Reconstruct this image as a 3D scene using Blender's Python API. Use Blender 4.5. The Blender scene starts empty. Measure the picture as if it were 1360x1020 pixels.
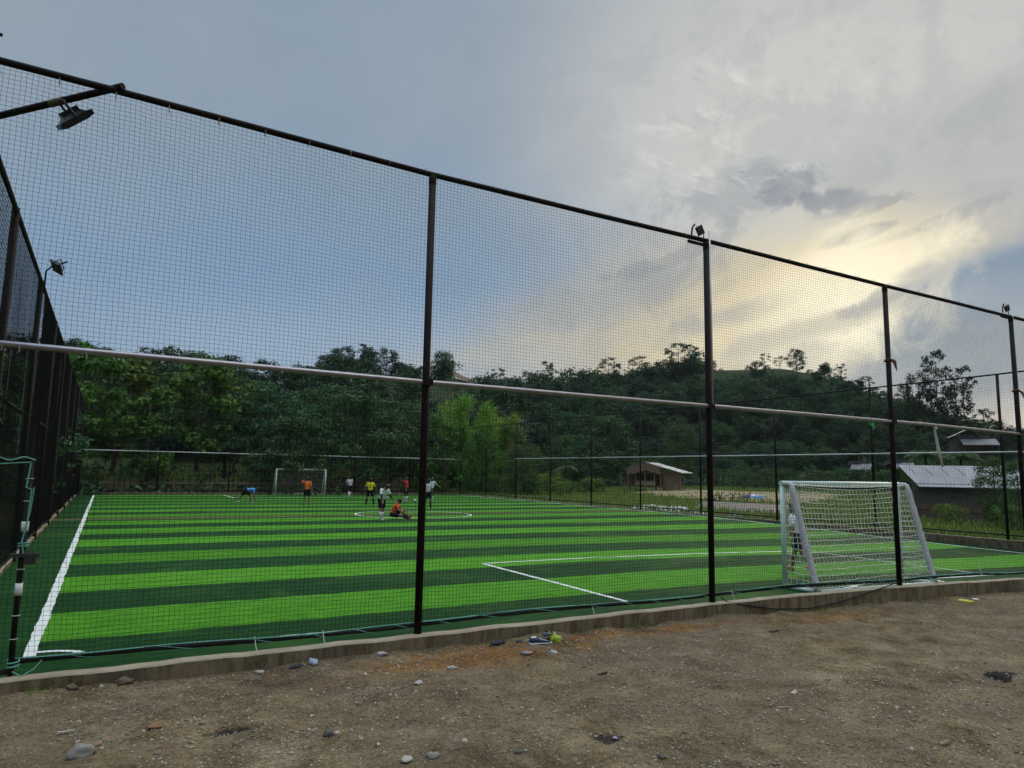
import bpy, bmesh, math, random
import numpy as np
from mathutils import Vector, Matrix, Euler, noise
R = math.radians
rng = random.Random(7)
nrs = np.random.RandomState(11)
scene = bpy.context.scene
col = scene.collection

# ------------------------------------------------------------------ camera numbers (metres; X along the near fence, Y into the pitch)
CAM = Vector((1.6265, -8.8812, 2.2))
YAW, PITCH, ROLL, FPX = 29.855, 7.142, 1.0124, 928.66
FB, ZTOP, ZMID = 5.3483, 6.394, 3.396          # near fence bay, top and mid rail
L, W, BR = 50.949, 30.583, 5.1388               # pitch length, width, bay of the right fence
ZTR, ZMR = 6.142, 3.242                         # top and mid rail of the far and right fences

def cam_axes():
    ya, pi, ro = R(YAW), R(PITCH), R(ROLL)
    fw = Vector((math.sin(ya)*math.cos(pi), math.cos(ya)*math.cos(pi), math.sin(pi)))
    r = Vector((math.cos(ya), -math.sin(ya), 0)); u = r.cross(fw)
    c, s = math.cos(ro), math.sin(ro)
    return c*r + s*u, -s*r + c*u, fw
AX_R, AX_U, AX_F = cam_axes()
def ray(x, y):                                   # direction through a pixel of the photograph, unit horizontal length
    v = AX_F + AX_R*((x-680)/FPX) + AX_U*((510-y)/FPX)
    return v/math.hypot(v.x, v.y)
def at(x, y, dist): return CAM + ray(x, y)*dist
def azim(x, y=600):
    v = ray(x, y); return math.atan2(v.x, v.y)

def sstep(t): t = max(0., min(1., t)); return t*t*(3-2*t)
def turf_z(x, y): return -0.36*sstep((x-11)/19)*sstep(1-y/22)

# ------------------------------------------------------------------ object helpers
def tag(o, label=None, cat=None, group=None, kind=None):
    if label: o['label'] = label
    if cat: o['category'] = cat
    if group: o['group'] = group
    if kind: o['kind'] = kind
    return o
def empty(name, loc=(0,0,0), rz=0):
    o = bpy.data.objects.new(name, None); col.objects.link(o)
    o.location = loc; o.rotation_euler = (0,0,rz); o.empty_display_size = .2
    return o
def children(o): return [c for c in bpy.data.objects if c.parent == o]
def copy_tree(o, kids, loc, rz=0, sc=1.0):
    c = o.copy(); col.objects.link(c); c.location = loc; c.rotation_euler = (0,0,rz)
    c.scale = (sc,sc,sc) if not hasattr(sc,'__len__') else sc
    for ch in kids:
        k = ch.copy(); col.objects.link(k); k.parent = c
    return c
def from_np(name, verts, quads=None, tris=None, mat=None, parent=None, smooth=False, mats=None, midx=None):
    me = bpy.data.meshes.new(name)
    verts = np.asarray(verts, np.float32)
    nq = 0 if quads is None else len(quads); nt = 0 if tris is None else len(tris)
    me.vertices.add(len(verts)); me.vertices.foreach_set('co', verts.ravel())
    loops = np.concatenate(([np.asarray(quads).ravel()] if nq else []) + ([np.asarray(tris).ravel()] if nt else [])).astype(np.int32)
    me.loops.add(len(loops)); me.loops.foreach_set('vertex_index', loops)
    starts = np.concatenate([np.arange(nq)*4, nq*4+np.arange(nt)*3]).astype(np.int32)
    me.polygons.add(nq+nt); me.polygons.foreach_set('loop_start', starts)
    if midx is not None: me.polygons.foreach_set('material_index', np.asarray(midx, np.int32))
    if smooth: me.polygons.foreach_set('use_smooth', np.ones(nq+nt, bool))
    me.update(calc_edges=True)
    for m in (mats or ([mat] if mat else [])): me.materials.append(m)
    o = bpy.data.objects.new(name, me); col.objects.link(o)
    if parent: o.parent = parent
    return o

class MB:
    """collects shapes, links them as ONE mesh object"""
    def __init__(s): s.v=[]; s.f=[]; s.m=[]
    def add(s, vs, fs, mi=0):
        b=len(s.v); s.v += [tuple(v) for v in vs]; s.f += [tuple(b+i for i in f) for f in fs]; s.m += [mi]*len(fs)
    def box(s, c, d, rot=None, mi=0, top=1.0):
        x,y,z = d[0]/2,d[1]/2,d[2]/2
        vs=[(-x,-y,-z),(x,-y,-z),(x,y,-z),(-x,y,-z),(-x*top,-y*top,z),(x*top,-y*top,z),(x*top,y*top,z),(-x*top,y*top,z)]
        if rot is not None:
            M = rot if isinstance(rot, Matrix) else Euler(rot).to_matrix()
            vs=[M@Vector(v) for v in vs]
        s.add([Vector(v)+Vector(c) for v in vs], [(3,2,1,0),(4,5,6,7),(0,1,5,4),(1,2,6,5),(2,3,7,6),(3,0,4,7)], mi)
    def tube(s, pts, r, n=8, mi=0, cap=True):
        pts=[Vector(p) for p in pts]; k=len(pts)
        rs = r if hasattr(r,'__len__') else [r]*k
        vs=[]; fs=[]; up=None
        for i,p in enumerate(pts):
            t=(pts[min(i+1,k-1)]-pts[max(i-1,0)])
            if t.length<1e-9: t=Vector((0,0,1))
            t.normalize()
            if up is None:
                up = Vector((0,0,1)) if abs(t.z)<.9 else Vector((1,0,0))
            a=t.cross(up)
            if a.length<1e-6: a=t.orthogonal()
            a.normalize(); b=a.cross(t).normalized(); up=b
            for j in range(n):
                th=2*math.pi*j/n
                vs.append(p+(a*math.cos(th)+b*math.sin(th))*rs[i])
        for i in range(k-1):
            for j in range(n):
                j2=(j+1)%n
                fs.append((i*n+j,i*n+j2,(i+1)*n+j2,(i+1)*n+j))
        if cap: fs += [tuple(range(n-1,-1,-1)), tuple(range((k-1)*n,k*n))]
        s.add(vs,fs,mi)
    def ball(s, c, r, n=10, m=7, mi=0, rot=None):
        rr = r if hasattr(r,'__len__') else (r,r,r)
        vs=[]; fs=[]
        for i in range(m+1):
            ph=math.pi*i/m
            for j in range(n):
                th=2*math.pi*j/n
                v=Vector((rr[0]*math.sin(ph)*math.cos(th), rr[1]*math.sin(ph)*math.sin(th), rr[2]*math.cos(ph)))
                if rot is not None: v=rot@v
                vs.append(v+Vector(c))
        for i in range(m):
            for j in range(n):
                fs.append((i*n+j,(i+1)*n+j,(i+1)*n+(j+1)%n,i*n+(j+1)%n))
        s.add(vs,fs,mi)
    def build(s, name, mat=None, parent=None, smooth=False, mats=None, bevel=0):
        me=bpy.data.meshes.new(name); me.from_pydata(s.v,[],s.f)
        for m in (mats or ([mat] if mat else [])): me.materials.append(m)
        me.polygons.foreach_set('material_index', s.m)
        if smooth: me.polygons.foreach_set('use_smooth', [True]*len(s.f))
        me.update()
        o=bpy.data.objects.new(name,me); col.objects.link(o)
        if parent: o.parent=parent
        if bevel:
            b=o.modifiers.new('bevel','BEVEL'); b.width=bevel; b.segments=2; b.limit_method='ANGLE'
        return o

# ------------------------------------------------------------------ materials
class NT:
    def __init__(s, name):
        s.mat=bpy.data.materials.new(name); s.mat.use_nodes=True; s.t=s.mat.node_tree; s.t.nodes.clear()
        s.out=s.n('ShaderNodeOutputMaterial')
    def n(s, typ, **kw):
        n=s.t.nodes.new(typ)
        for k,v in kw.items():
            if k in n.inputs.keys() if isinstance(k,str) else False: n.inputs[k].default_value=v
            else: setattr(n,k,v)
        return n
    def l(s,a,b): s.t.links.new(a,b)
    def noise(s, scale, detail=4, rough=.55, vec=None, dist=0):
        n=s.n('ShaderNodeTexNoise'); n.inputs['Scale'].default_value=scale; n.inputs['Detail'].default_value=detail
        n.inputs['Roughness'].default_value=rough; n.inputs['Distortion'].default_value=dist
        if vec is not None: s.l(vec,n.inputs['Vector'])
        return n.outputs['Fac']
    def ramp(s, fac, stops):
        n=s.n('ShaderNodeValToRGB'); e=n.color_ramp.elements
        while len(e)<len(stops): e.new(.5)
        for el,(p,c) in zip(e,stops):
            el.position=p; el.color=(*c,1) if len(c)==3 else c
        s.l(fac,n.inputs['Fac']); return n.outputs['Color']
    def math(s, op, a, b=None, c=None):
        n=s.n('ShaderNodeMath'); n.operation=op
        for i,v in enumerate((a,b,c)):
            if v is None: continue
            if isinstance(v,(int,float)): n.inputs[i].default_value=v
            else: s.l(v,n.inputs[i])
        return n.outputs[0]
    def mix(s, fac, a, b, typ='MIX'):
        n=s.n('ShaderNodeMixRGB'); n.blend_type=typ
        for i,v in enumerate((fac,a,b)):
            if isinstance(v,(int,float)): n.inputs[i].default_value=v
            elif isinstance(v,tuple): n.inputs[i].default_value=(*v,1) if len(v)==3 else v
            else: s.l(v,n.inputs[i])
        return n.outputs[0]
    def pos(s, space='Object'):
        return s.n('ShaderNodeTexCoord').outputs[space]
    def bump(s, h, strength=.3, dist=.02):
        n=s.n('ShaderNodeBump'); n.inputs['Strength'].default_value=strength; n.inputs['Distance'].default_value=dist
        s.l(h,n.inputs['Height']); return n.outputs['Normal']
    def bsdf(s, color=None, rough=.6, metal=0., spec=.5, normal=None, sub=None):
        b=s.n('ShaderNodeBsdfPrincipled')
        if isinstance(color,tuple): b.inputs['Base Color'].default_value=(*color,1)
        elif color is not None: s.l(color,b.inputs['Base Color'])
        if isinstance(rough,(int,float)): b.inputs['Roughness'].default_value=rough
        else: s.l(rough,b.inputs['Roughness'])
        b.inputs['Metallic'].default_value=metal; b.inputs['Specular IOR Level'].default_value=spec
        if normal is not None: s.l(normal,b.inputs['Normal'])
        return b
    def done(s, sh): s.l(sh.outputs[0] if hasattr(sh,'outputs') else sh, s.out.inputs['Surface']); return s.mat

def simple(name, c1, c2=None, scale=8, rough=.6, metal=0, spec=.4, bump=0, space='Object', detail=5):
    t=NT(name); p=t.pos(space); f=t.noise(scale,detail,.6,p)
    c2=c2 or tuple(x*.7 for x in c1)
    c=t.ramp(f,[(.3,c1),(.7,c2)])
    nm=t.bump(f,bump,.02) if bump else None
    return t.done(t.bsdf(c,rough,metal,spec,nm))

def leaf_mat(name, cols, trans=.35, rough=.5, obj_var=.35):
    """leaf colour varies leaf by leaf and tree by tree"""
    t=NT(name); g=t.n('ShaderNodeNewGeometry'); oi=t.n('ShaderNodeObjectInfo')
    c=t.ramp(g.outputs['Random Per Island'],[(i/(max(1,len(cols)-1)),cc) for i,cc in enumerate(cols)])
    h=t.n('ShaderNodeHueSaturation'); t.l(c,h.inputs['Color'])
    v=t.math('MULTIPLY_ADD',oi.outputs['Random'],obj_var,1-obj_var*.5); t.l(v,h.inputs['Value'])
    hu=t.math('MULTIPLY_ADD',oi.outputs['Random'],.06,.470); t.l(hu,h.inputs['Hue'])
    b=t.bsdf(h.outputs['Color'],rough,0,.12)
    tr=t.n('ShaderNodeBsdfTranslucent'); t.l(h.outputs['Color'],tr.inputs['Color'])
    m=t.n('ShaderNodeMixShader'); m.inputs[0].default_value=trans
    t.l(b.outputs[0],m.inputs[1]); t.l(tr.outputs[0],m.inputs[2])
    return t.done(m)

M={}
M['pipe']=simple('dark_brown_pipe_paint',(.012,.009,.009),(.022,.016,.015),6,.6,0,.08)
M['pipe_shine']=simple('worn_shiny_pipe',(.27,.25,.265),(.36,.335,.35),9,.34,.85,.5)
M['galv']=simple('galvanised_pipe',(.46,.46,.47),(.56,.56,.56),10,.5,.4)
M['net']=simple('black_net_cord',(.006,.006,.007),(.010,.010,.011),30,.9,0,.04)
M['net_far']=simple('black_net_cord_thin',(.010,.010,.011),(.016,.016,.017),30,.9,0,.05)
M['white_paint']=simple('white_goal_paint',(.84,.85,.85),(.74,.75,.75),7,.35)
M['goal_net']=simple('white_goal_net_cord',(.82,.82,.70),(.72,.72,.58),20,.7)
M['wrap']=simple('grey_white_wrapping_tape',(.70,.70,.70),(.50,.50,.52),22,.55,0,.4,.25)
M['mint']=simple('pale_mint_paint',(.55,.72,.63),(.70,.78,.74),5,.4)
M['rope']=simple('pale_green_plastic_rope',(.16,.42,.33),(.07,.28,.20),30,.5)
M['black']=simple('black_rubber',(.010,.010,.011),(.016,.016,.016),12,.7,0,.15)
M['lamp']=simple('black_cast_aluminium',(.018,.019,.02),(.03,.03,.032),12,.45)
M['glass']=simple('floodlight_glass',(.05,.052,.055),(.08,.083,.085),6,.45,0,.25)
M['tape']=simple('white_tape',(.7,.7,.68),(.6,.6,.58),12,.5)
M['yellow_tape']=simple('yellow_tape',(.16,.13,.05),(.05,.045,.03),30,.5)
M['wire']=simple('pale_tie_wire',(.55,.53,.5),(.4,.38,.36),20,.4)
M['rag']=simple('brown_rag_cloth',(.20,.10,.06),(.11,.06,.04),14,.9,0,.1,.4)
M['ribbon']=simple('white_cloth_strip',(.65,.66,.64),(.52,.53,.52),14,.8)
M['skin']=simple('brown_skin',(.20,.105,.065),(.25,.135,.085),10,.5)
M['hair']=simple('black_hair',(.010,.009,.009),(.02,.017,.015),30,.45)
M['eye']=simple('dark_eyes',(.03,.02,.02),(.02,.015,.015),5,.2)
M['boot_white']=simple('white_boots',(.65,.66,.66),(.5,.5,.5),9,.5)
M['boot_dark']=simple('dark_boots',(.03,.03,.035),(.05,.05,.055),9,.5)
M['boot_orange']=simple('orange_boots',(.55,.16,.02),(.4,.1,.02),9,.5)
M['boot_red']=simple('red_boots',(.35,.05,.03),(.25,.04,.03),9,.5)
M['glove']=simple('lime_glove',(.30,.40,.08),(.2,.28,.06),9,.7)
def cloth(name,c): return simple(name,c,tuple(x*.82 for x in c),7,.85,0,.15,.2)
M['c_blue']=cloth('sky_blue_jersey',(.08,.31,.72)); M['c_orange']=cloth('orange_bib',(.95,.19,.04)); M['c_grey']=cloth('grey_white_jersey',(.58,.60,.62))
M['c_yellow']=cloth('yellow_jersey',(.88,.72,.03)); M['c_white']=cloth('white_jersey',(.78,.80,.83)); M['c_red']=cloth('red_jersey',(.72,.05,.06))
M['c_redorange']=cloth('red_orange_jersey',(.80,.12,.05)); M['c_pale']=cloth('pale_blue_jersey',(.62,.74,.86)); M['c_black']=cloth('black_shorts',(.014,.014,.018))
M['c_under']=cloth('dark_undershirt',(.025,.027,.035)); M['c_navy']=cloth('navy_shorts',(.03,.035,.06))
M['rust']=simple('weathered_wood',(.16,.12,.09),(.09,.07,.055),9,.85,0,.1,.3)
M['bamboo']=simple('dried_bamboo',(.32,.25,.18),(.20,.155,.11),9,.8,0,.2,.3)
M['bark']=simple('tree_bark',(.12,.095,.07),(.06,.05,.04),9,.9,0,.1,.5)
M['culm']=simple('bamboo_culm',(.16,.20,.06),(.10,.13,.05),5,.5)

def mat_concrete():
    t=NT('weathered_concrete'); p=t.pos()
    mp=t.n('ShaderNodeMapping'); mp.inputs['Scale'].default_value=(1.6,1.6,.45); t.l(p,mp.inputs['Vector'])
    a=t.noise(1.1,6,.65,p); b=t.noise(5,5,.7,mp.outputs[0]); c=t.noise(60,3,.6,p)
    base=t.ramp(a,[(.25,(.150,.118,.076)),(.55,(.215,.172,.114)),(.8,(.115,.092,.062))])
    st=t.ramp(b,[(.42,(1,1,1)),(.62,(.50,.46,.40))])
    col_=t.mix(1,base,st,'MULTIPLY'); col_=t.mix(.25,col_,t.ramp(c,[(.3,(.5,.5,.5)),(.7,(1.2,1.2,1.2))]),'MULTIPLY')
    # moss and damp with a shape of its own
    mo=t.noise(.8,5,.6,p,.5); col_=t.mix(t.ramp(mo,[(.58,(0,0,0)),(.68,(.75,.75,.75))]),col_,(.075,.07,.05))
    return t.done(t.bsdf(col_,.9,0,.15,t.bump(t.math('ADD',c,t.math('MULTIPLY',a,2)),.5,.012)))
M['concrete']=mat_concrete(); M['kerb_top']=simple('pale_kerb_top',(.40,.345,.25),(.27,.225,.155),2.5,.9,0,.1,.4)

def mat_dirt():
    t=NT('stony_dirt'); p=t.pos()
    big=t.noise(.35,4,.6,p,.4); mid=t.noise(2.2,6,.65,p,.3); fine=t.noise(26,4,.7,p); grit=t.noise(110,2,.6,p)
    c=t.ramp(mid,[(.25,(.068,.045,.021)),(.42,(.170,.120,.064)),(.60,(.265,.198,.112)),(.8,(.375,.30,.185))])
    c=t.mix(t.ramp(big,[(.42,(0,0,0)),(.6,(.65,.65,.65))]),c,(.150,.115,.075))
    # reddish clay in patches along the kerb
    sx=t.n('ShaderNodeSeparateXYZ'); t.l(p,sx.inputs[0])
    x,y=sx.outputs[0],sx.outputs[1]; nb=t.noise(1.5,6,.65,p,.6)
    clay=t.ramp(mid,[(.3,(.165,.070,.018)),(.7,(.31,.155,.048))])
    for (hx,hy,rx,ry,dk) in CLAY:
        dx=t.math('MULTIPLY',t.math('SUBTRACT',x,hx),1/rx); dy=t.math('MULTIPLY',t.math('SUBTRACT',y,hy),1/ry)
        d=t.math('SQRT',t.math('ADD',t.math('MULTIPLY',dx,dx),t.math('MULTIPLY',dy,dy))); d=t.math('ADD',d,t.math('MULTIPLY_ADD',nb,2.6,-1.3))
        mr=t.n('ShaderNodeMapRange'); t.l(d,mr.inputs[0]); mr.inputs[1].default_value=1.25; mr.inputs[2].default_value=.5; mr.inputs[3].default_value=0; mr.inputs[4].default_value=dk
        c=t.mix(mr.outputs[0],c,clay)
    # trodden dark damp soil and pale dry crust
    wet=t.noise(.9,6,.68,p,.8); c=t.mix(t.ramp(wet,[(.50,(0,0,0)),(.66,(.72,.72,.72))]),c,(.068,.046,.025))
    dry=t.noise(1.3,5,.6,p,.3); c=t.mix(t.ramp(dry,[(.56,(0,0,0)),(.74,(.6,.6,.6))]),c,(.33,.275,.19))
    # grit
    c=t.mix(.95,c,t.ramp(fine,[(.28,(.30,.30,.30)),(.5,(.95,.95,.95)),(.75,(1.40,1.40,1.40))]),'MULTIPLY')
    c=t.mix(.8,c,t.ramp(grit,[(.35,(.6,.6,.6)),(.65,(1.3,1.3,1.3))]),'MULTIPLY')
    vo=t.n('ShaderNodeTexVoronoi'); vo.inputs['Scale'].default_value=34; t.l(p,vo.inputs['Vector'])
    peb=t.math('LESS_THAN',vo.outputs['Distance'],.24)
    sel=t.n('ShaderNodeSeparateColor'); t.l(vo.outputs['Color'],sel.inputs[0])
    pk=t.math('MULTIPLY',peb,t.math('GREATER_THAN',sel.outputs[0],.62))
    c=t.mix(pk,c,t.ramp(sel.outputs[1],[(0,(.15,.13,.115)),(.6,(.28,.26,.23)),(1,(.40,.37,.33))]))
    # damp dark pits and ash
    for (hx,hy,rx,ry,dk) in DARK:
        dx=t.math('MULTIPLY',t.math('SUBTRACT',x,hx),1/rx); dy=t.math('MULTIPLY',t.math('SUBTRACT',y,hy),1/ry)
        d=t.math('SQRT',t.math('ADD',t.math('MULTIPLY',dx,dx),t.math('MULTIPLY',dy,dy)))
        d=t.math('ADD',d,t.math('MULTIPLY_ADD',t.noise(9,5,.7,p),1.8,-.9))
        mr=t.n('ShaderNodeMapRange'); t.l(d,mr.inputs[0]); mr.inputs[1].default_value=1.15; mr.inputs[2].default_value=.55
        mr.inputs[3].default_value=0; mr.inputs[4].default_value=dk
        c=t.mix(mr.outputs[0],c,(.022,.02,.019))
    h=t.math('ADD',t.math('MULTIPLY',fine,.8),t.math('ADD',t.math('MULTIPLY',grit,.35),t.math('MULTIPLY',pk,.7)))
    h=t.math('ADD',h,t.math('MULTIPLY',mid,1.5))
    return t.done(t.bsdf(c,.95,0,.08,t.bump(h,1.0,.035)))
CLAY=[(6.0,-.82,1.9,.52,.95),(8.4,-.55,1.8,.28,.85),(12.8,-.75,1.9,.38,.6),(9.8,-.55,.8,.2,.5),(4.6,-.55,.5,.16,.6)]
DARK=[(2.76,-2.05,.23,.10,.95),(5.58,-3.75,.17,.12,.9),(11.05,-4.28,.34,.12,1.0)]
M['dirt']=mat_dirt()

def mat_turf():
    t=NT('striped_artificial_turf'); p=t.pos()
    sx=t.n('ShaderNodeSeparateXYZ'); t.l(p,sx.inputs[0]); x,y=sx.outputs[0],sx.outputs[1]
    wob=t.math('MULTIPLY_ADD',t.noise(.9,5,.6,p),.20,-.10)
    yy=t.math('ADD',y,wob)
    k=t.math('MULTIPLY',t.math('SUBTRACT',yy,1.80),1/1.935)
    fr=t.math('FRACT',t.math('MULTIPLY',k,.5))
    bright=t.math('LESS_THAN',fr,.5)
    inx=t.math('MULTIPLY',t.math('GREATER_THAN',x,1.02),t.math('LESS_THAN',x,29.9))
    iny=t.math('MULTIPLY',t.math('GREATER_THAN',y,.84),t.math('LESS_THAN',y,50.2))
    bright=t.math('MULTIPLY',bright,t.math('MULTIPLY',inx,iny))
    # slight piece-to-piece tint of the rolls
    fl=t.math('FLOOR',k); wn=t.n('ShaderNodeTexWhiteNoise'); wn.noise_dimensions='1D'; t.l(fl,wn.inputs['W'])
    tint=t.math('MULTIPLY_ADD',wn.outputs[0],.26,.87)
    mp=t.n('ShaderNodeMapping'); mp.inputs['Scale'].default_value=(.35,1,1); t.l(p,mp.inputs['Vector'])
    n1=t.noise(1.3,5,.6,p); n2=t.noise(9,4,.65,mp.outputs[0]); n3=t.noise(70,3,.7,mp.outputs[0])
    cb=t.ramp(n1,[(.25,(.052,.205,.010)),(.75,(.078,.248,.017))]); cd=t.ramp(n1,[(.25,(.009,.046,.010)),(.75,(.015,.062,.015))])
    c=t.mix(bright,cd,cb)
    c=t.mix(1,c,t.ramp(n2,[(.3,(.62,.64,.60)),(.7,(1.24,1.24,1.24))]),'MULTIPLY')
    c=t.mix(.7,c,t.ramp(n3,[(.3,(.45,.45,.45)),(.7,(1.5,1.5,1.5))]),'MULTIPLY')
    cc=t.n('ShaderNodeCombineColor'); [t.l(tint,cc.inputs[i]) for i in range(3)]
    c=t.mix(1,c,cc.outputs[0],'MULTIPLY')
    # fine seams between the rolls every 0.24 m
    fs=t.math('FRACT',t.math('MULTIPLY',yy,2.07)); seam=t.math('LESS_THAN',fs,.09)
    c=t.mix(t.math('MULTIPLY',seam,.34),c,(.02,.07,.015))
    # worn brown band along the halfway seam
    d=t.math('ABSOLUTE',t.math('SUBTRACT',y,t.math('MULTIPLY_ADD',t.noise(.25,3,.5,p),.9,23.9)))
    mr=t.n('ShaderNodeMapRange'); t.l(d,mr.inputs[0]); mr.inputs[1].default_value=.75; mr.inputs[2].default_value=.2; mr.inputs[3].default_value=0; mr.inputs[4].default_value=.55
    c=t.mix(t.math('MULTIPLY',mr.outputs[0],t.math('MULTIPLY_ADD',n1,1,.3)),c,(.20,.155,.07))
    # black rubber infill and scuffs, heavier in the goal mouths
    sc=t.noise(3.2,6,.72,mp.outputs[0],.5); ddx=t.math('MULTIPLY',t.math('SUBTRACT',x,15.6),.33); ddy=t.math('MULTIPLY',t.math('SUBTRACT',y,2.2),.55)
    gm=t.math('SQRT',t.math('ADD',t.math('MULTIPLY',ddx,ddx),t.math('MULTIPLY',ddy,ddy))); mg=t.n('ShaderNodeMapRange'); t.l(gm,mg.inputs[0]); mg.inputs[1].default_value=1.4; mg.inputs[2].default_value=.3; mg.inputs[3].default_value=0; mg.inputs[4].default_value=.10
    sm_=t.n('ShaderNodeMapRange'); t.l(t.math('ADD',sc,mg.outputs[0]),sm_.inputs[0]); sm_.inputs[1].default_value=.56; sm_.inputs[2].default_value=.80; sm_.inputs[3].default_value=0; sm_.inputs[4].default_value=.55
    c=t.mix(sm_.outputs[0],c,(.030,.060,.012))
    lt=t.noise(.45,4,.6,p,.8); c=t.mix(t.ramp(lt,[(.52,(0,0,0)),(.75,(.22,.22,.22))]),c,(.13,.27,.05))
    h=t.math('ADD',n3,t.math('MULTIPLY',n2,.6))
    return t.done(t.bsdf(c,.85,0,.06,t.bump(h,.6,.012)))
M['turf']=mat_turf()

def mat_line():
    t=NT('white_turf_marking'); p=t.pos(); n3=t.noise(60,3,.7,p); n1=t.noise(2,4,.6,p)
    c=t.ramp(n3,[(.25,(.42,.46,.42)),(.6,(.74,.76,.74))])
    c=t.mix(t.ramp(n1,[(.5,(0,0,0)),(.8,(.35,.35,.35))]),c,(.22,.36,.2))
    return t.done(t.bsdf(c,.75,0,.2,t.bump(n3,.5,.01)))
M['line']=mat_line()

def mat_terrain():
    t=NT('grassy_ground'); p=t.pos(); a=t.noise(.06,5,.6,p); b=t.noise(.5,5,.65,p); c3=t.noise(4,5,.7,p)
    g=t.ramp(b,[(.25,(.024,.042,.014)),(.5,(.046,.072,.020)),(.75,(.085,.100,.032))])
    g=t.mix(t.ramp(a,[(.5,(0,0,0)),(.66,(.6,.6,.6))]),g,(.12,.10,.05))
    sz=t.n('ShaderNodeSeparateXYZ'); t.l(p,sz.inputs[0]); hz_=t.n('ShaderNodeMapRange'); t.l(sz.outputs[2],hz_.inputs[0]); hz_.inputs[1].default_value=2.5; hz_.inputs[2].default_value=6
    g=t.mix(hz_.outputs[0],g,t.ramp(b,[(.3,(.020,.034,.013)),(.7,(.040,.052,.020))]))
    g=t.mix(.7,g,t.ramp(c3,[(.3,(.55,.55,.55)),(.7,(1.3,1.3,1.3))]),'MULTIPLY')
    return t.done(t.bsdf(g,.95,0,.1,t.bump(t.math('ADD',c3,b),.8,.15)))
M['terrain']=mat_terrain()
M['earth']=simple('bare_brown_earth',(.19,.14,.095),(.10,.085,.05),.6,.95,0,.1,.5)
M['mud']=simple('grey_mud',(.10,.085,.075),(.065,.058,.052),.8,.7,0,.3,.4)
M['straw']=simple('dry_straw_ground',(.34,.27,.16),(.20,.17,.09),1.2,.95,0,.1,.5)
M['grassblade']=leaf_mat('grass_blades',[(.12,.17,.03),(.19,.23,.05),(.27,.27,.09),(.15,.21,.04)],.3)
M['weed']=leaf_mat('yellow_green_weeds',[(0.1, 0.188, 0.025), (0.2, 0.3, 0.037), (0.062, 0.125, 0.025), (0.15, 0.237, 0.037)],.4)
M['leaf_teak']=leaf_mat('large_bright_leaves',[(.034,.088,.018),(.088,.185,.028),(.050,.125,.021),(.165,.265,.042)],.3)
M['leaf_dark']=leaf_mat('dark_evergreen_leaves',[(0.026, 0.072, 0.029), (0.052, 0.123, 0.043), (0.038, 0.096, 0.032), (0.087, 0.167, 0.061)],.2)
M['leaf_mid']=leaf_mat('mid_green_leaves',[(0.039, 0.087, 0.031), (0.073, 0.14, 0.042), (0.049, 0.109, 0.034), (0.112, 0.182, 0.049)],.35)
M['leaf_bamboo']=leaf_mat('bamboo_leaves',[(.13,.26,.03),(.24,.40,.05),(.10,.20,.025),(.32,.44,.07)],.5)
M['leaf_hill']=leaf_mat('hill_tree_leaves',[(.024,.058,.030),(.046,.096,.042),(.034,.074,.034),(.070,.122,.050)],.2,.55,.9)
M['leaf_sparse']=leaf_mat('thin_crown_leaves',[(.020,.042,.020),(.036,.066,.028),(.028,.052,.022)],.3)

# ------------------------------------------------------------------ ground, dirt, hills
def plain(x, y):
    if x > W: return -.10+.011*(x-W)*sstep((x-W)/12) - .12*sstep(1-(x-W)/6)*0
    if y > L: return -.05+.012*(y-L)
    if x < 0: return -.05
    return -.3
HT=[(-400,60,95,525),(-200,60,105,512),(90,62,110,505),(240,64,115,512),(340,64,120,524),(430,64,122,511),(480,66,125,503),(540,68,130,510),(575,72,140,504),(600,78,150,499),(625,80,150,510),(650,85,150,530),(700,95,160,530),(750,100,170,527),(800,110,180,520),(850,115,186,514),(900,120,190,505),(940,120,190,492),(1000,120,190,491),(1040,120,190,489),(1100,120,190,500),(1160,115,180,528),(1220,112,172,552),(1300,112,170,580),(1360,112,170,598),(1500,110,170,606),(1750,110,170,606)]
HA=[azim(h[0]) for h in HT]
HB=[h[1] for h in HT]; HC=[h[2] for h in HT]
HZ=[(CAM+ray(h[0],h[3])*h[2]).z for h in HT]
def hill_z(x, y):
    dx,dy=x-CAM.x,y-CAM.y; r=math.hypot(dx,dy); a=math.atan2(dx,dy)
    p=plain(x,y)
    if r<40: return p
    if a<HA[0] or a>HA[-1]: return p
    rb,rc,zc=np.interp(a,HA,HB),np.interp(a,HA,HC),np.interp(a,HA,HZ)
    fade=sstep((a-HA[0])/.15)*sstep((HA[-1]-a)/.12)
    zc*=fade
    t=(r-rb)/(rc-rb)
    if t<=0: return p
    bump=noise.noise(Vector((x*.05,y*.05,0)))*2.2*min(1,t*3)*max(0,1-abs(t-.5)*1.6)
    if t<1: return p+(zc-p)*(.35*t+.65*sstep(t))+bump*fade
    return max(1.0*fade, zc*(1-.55*sstep((t-1)/3)))
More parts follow.
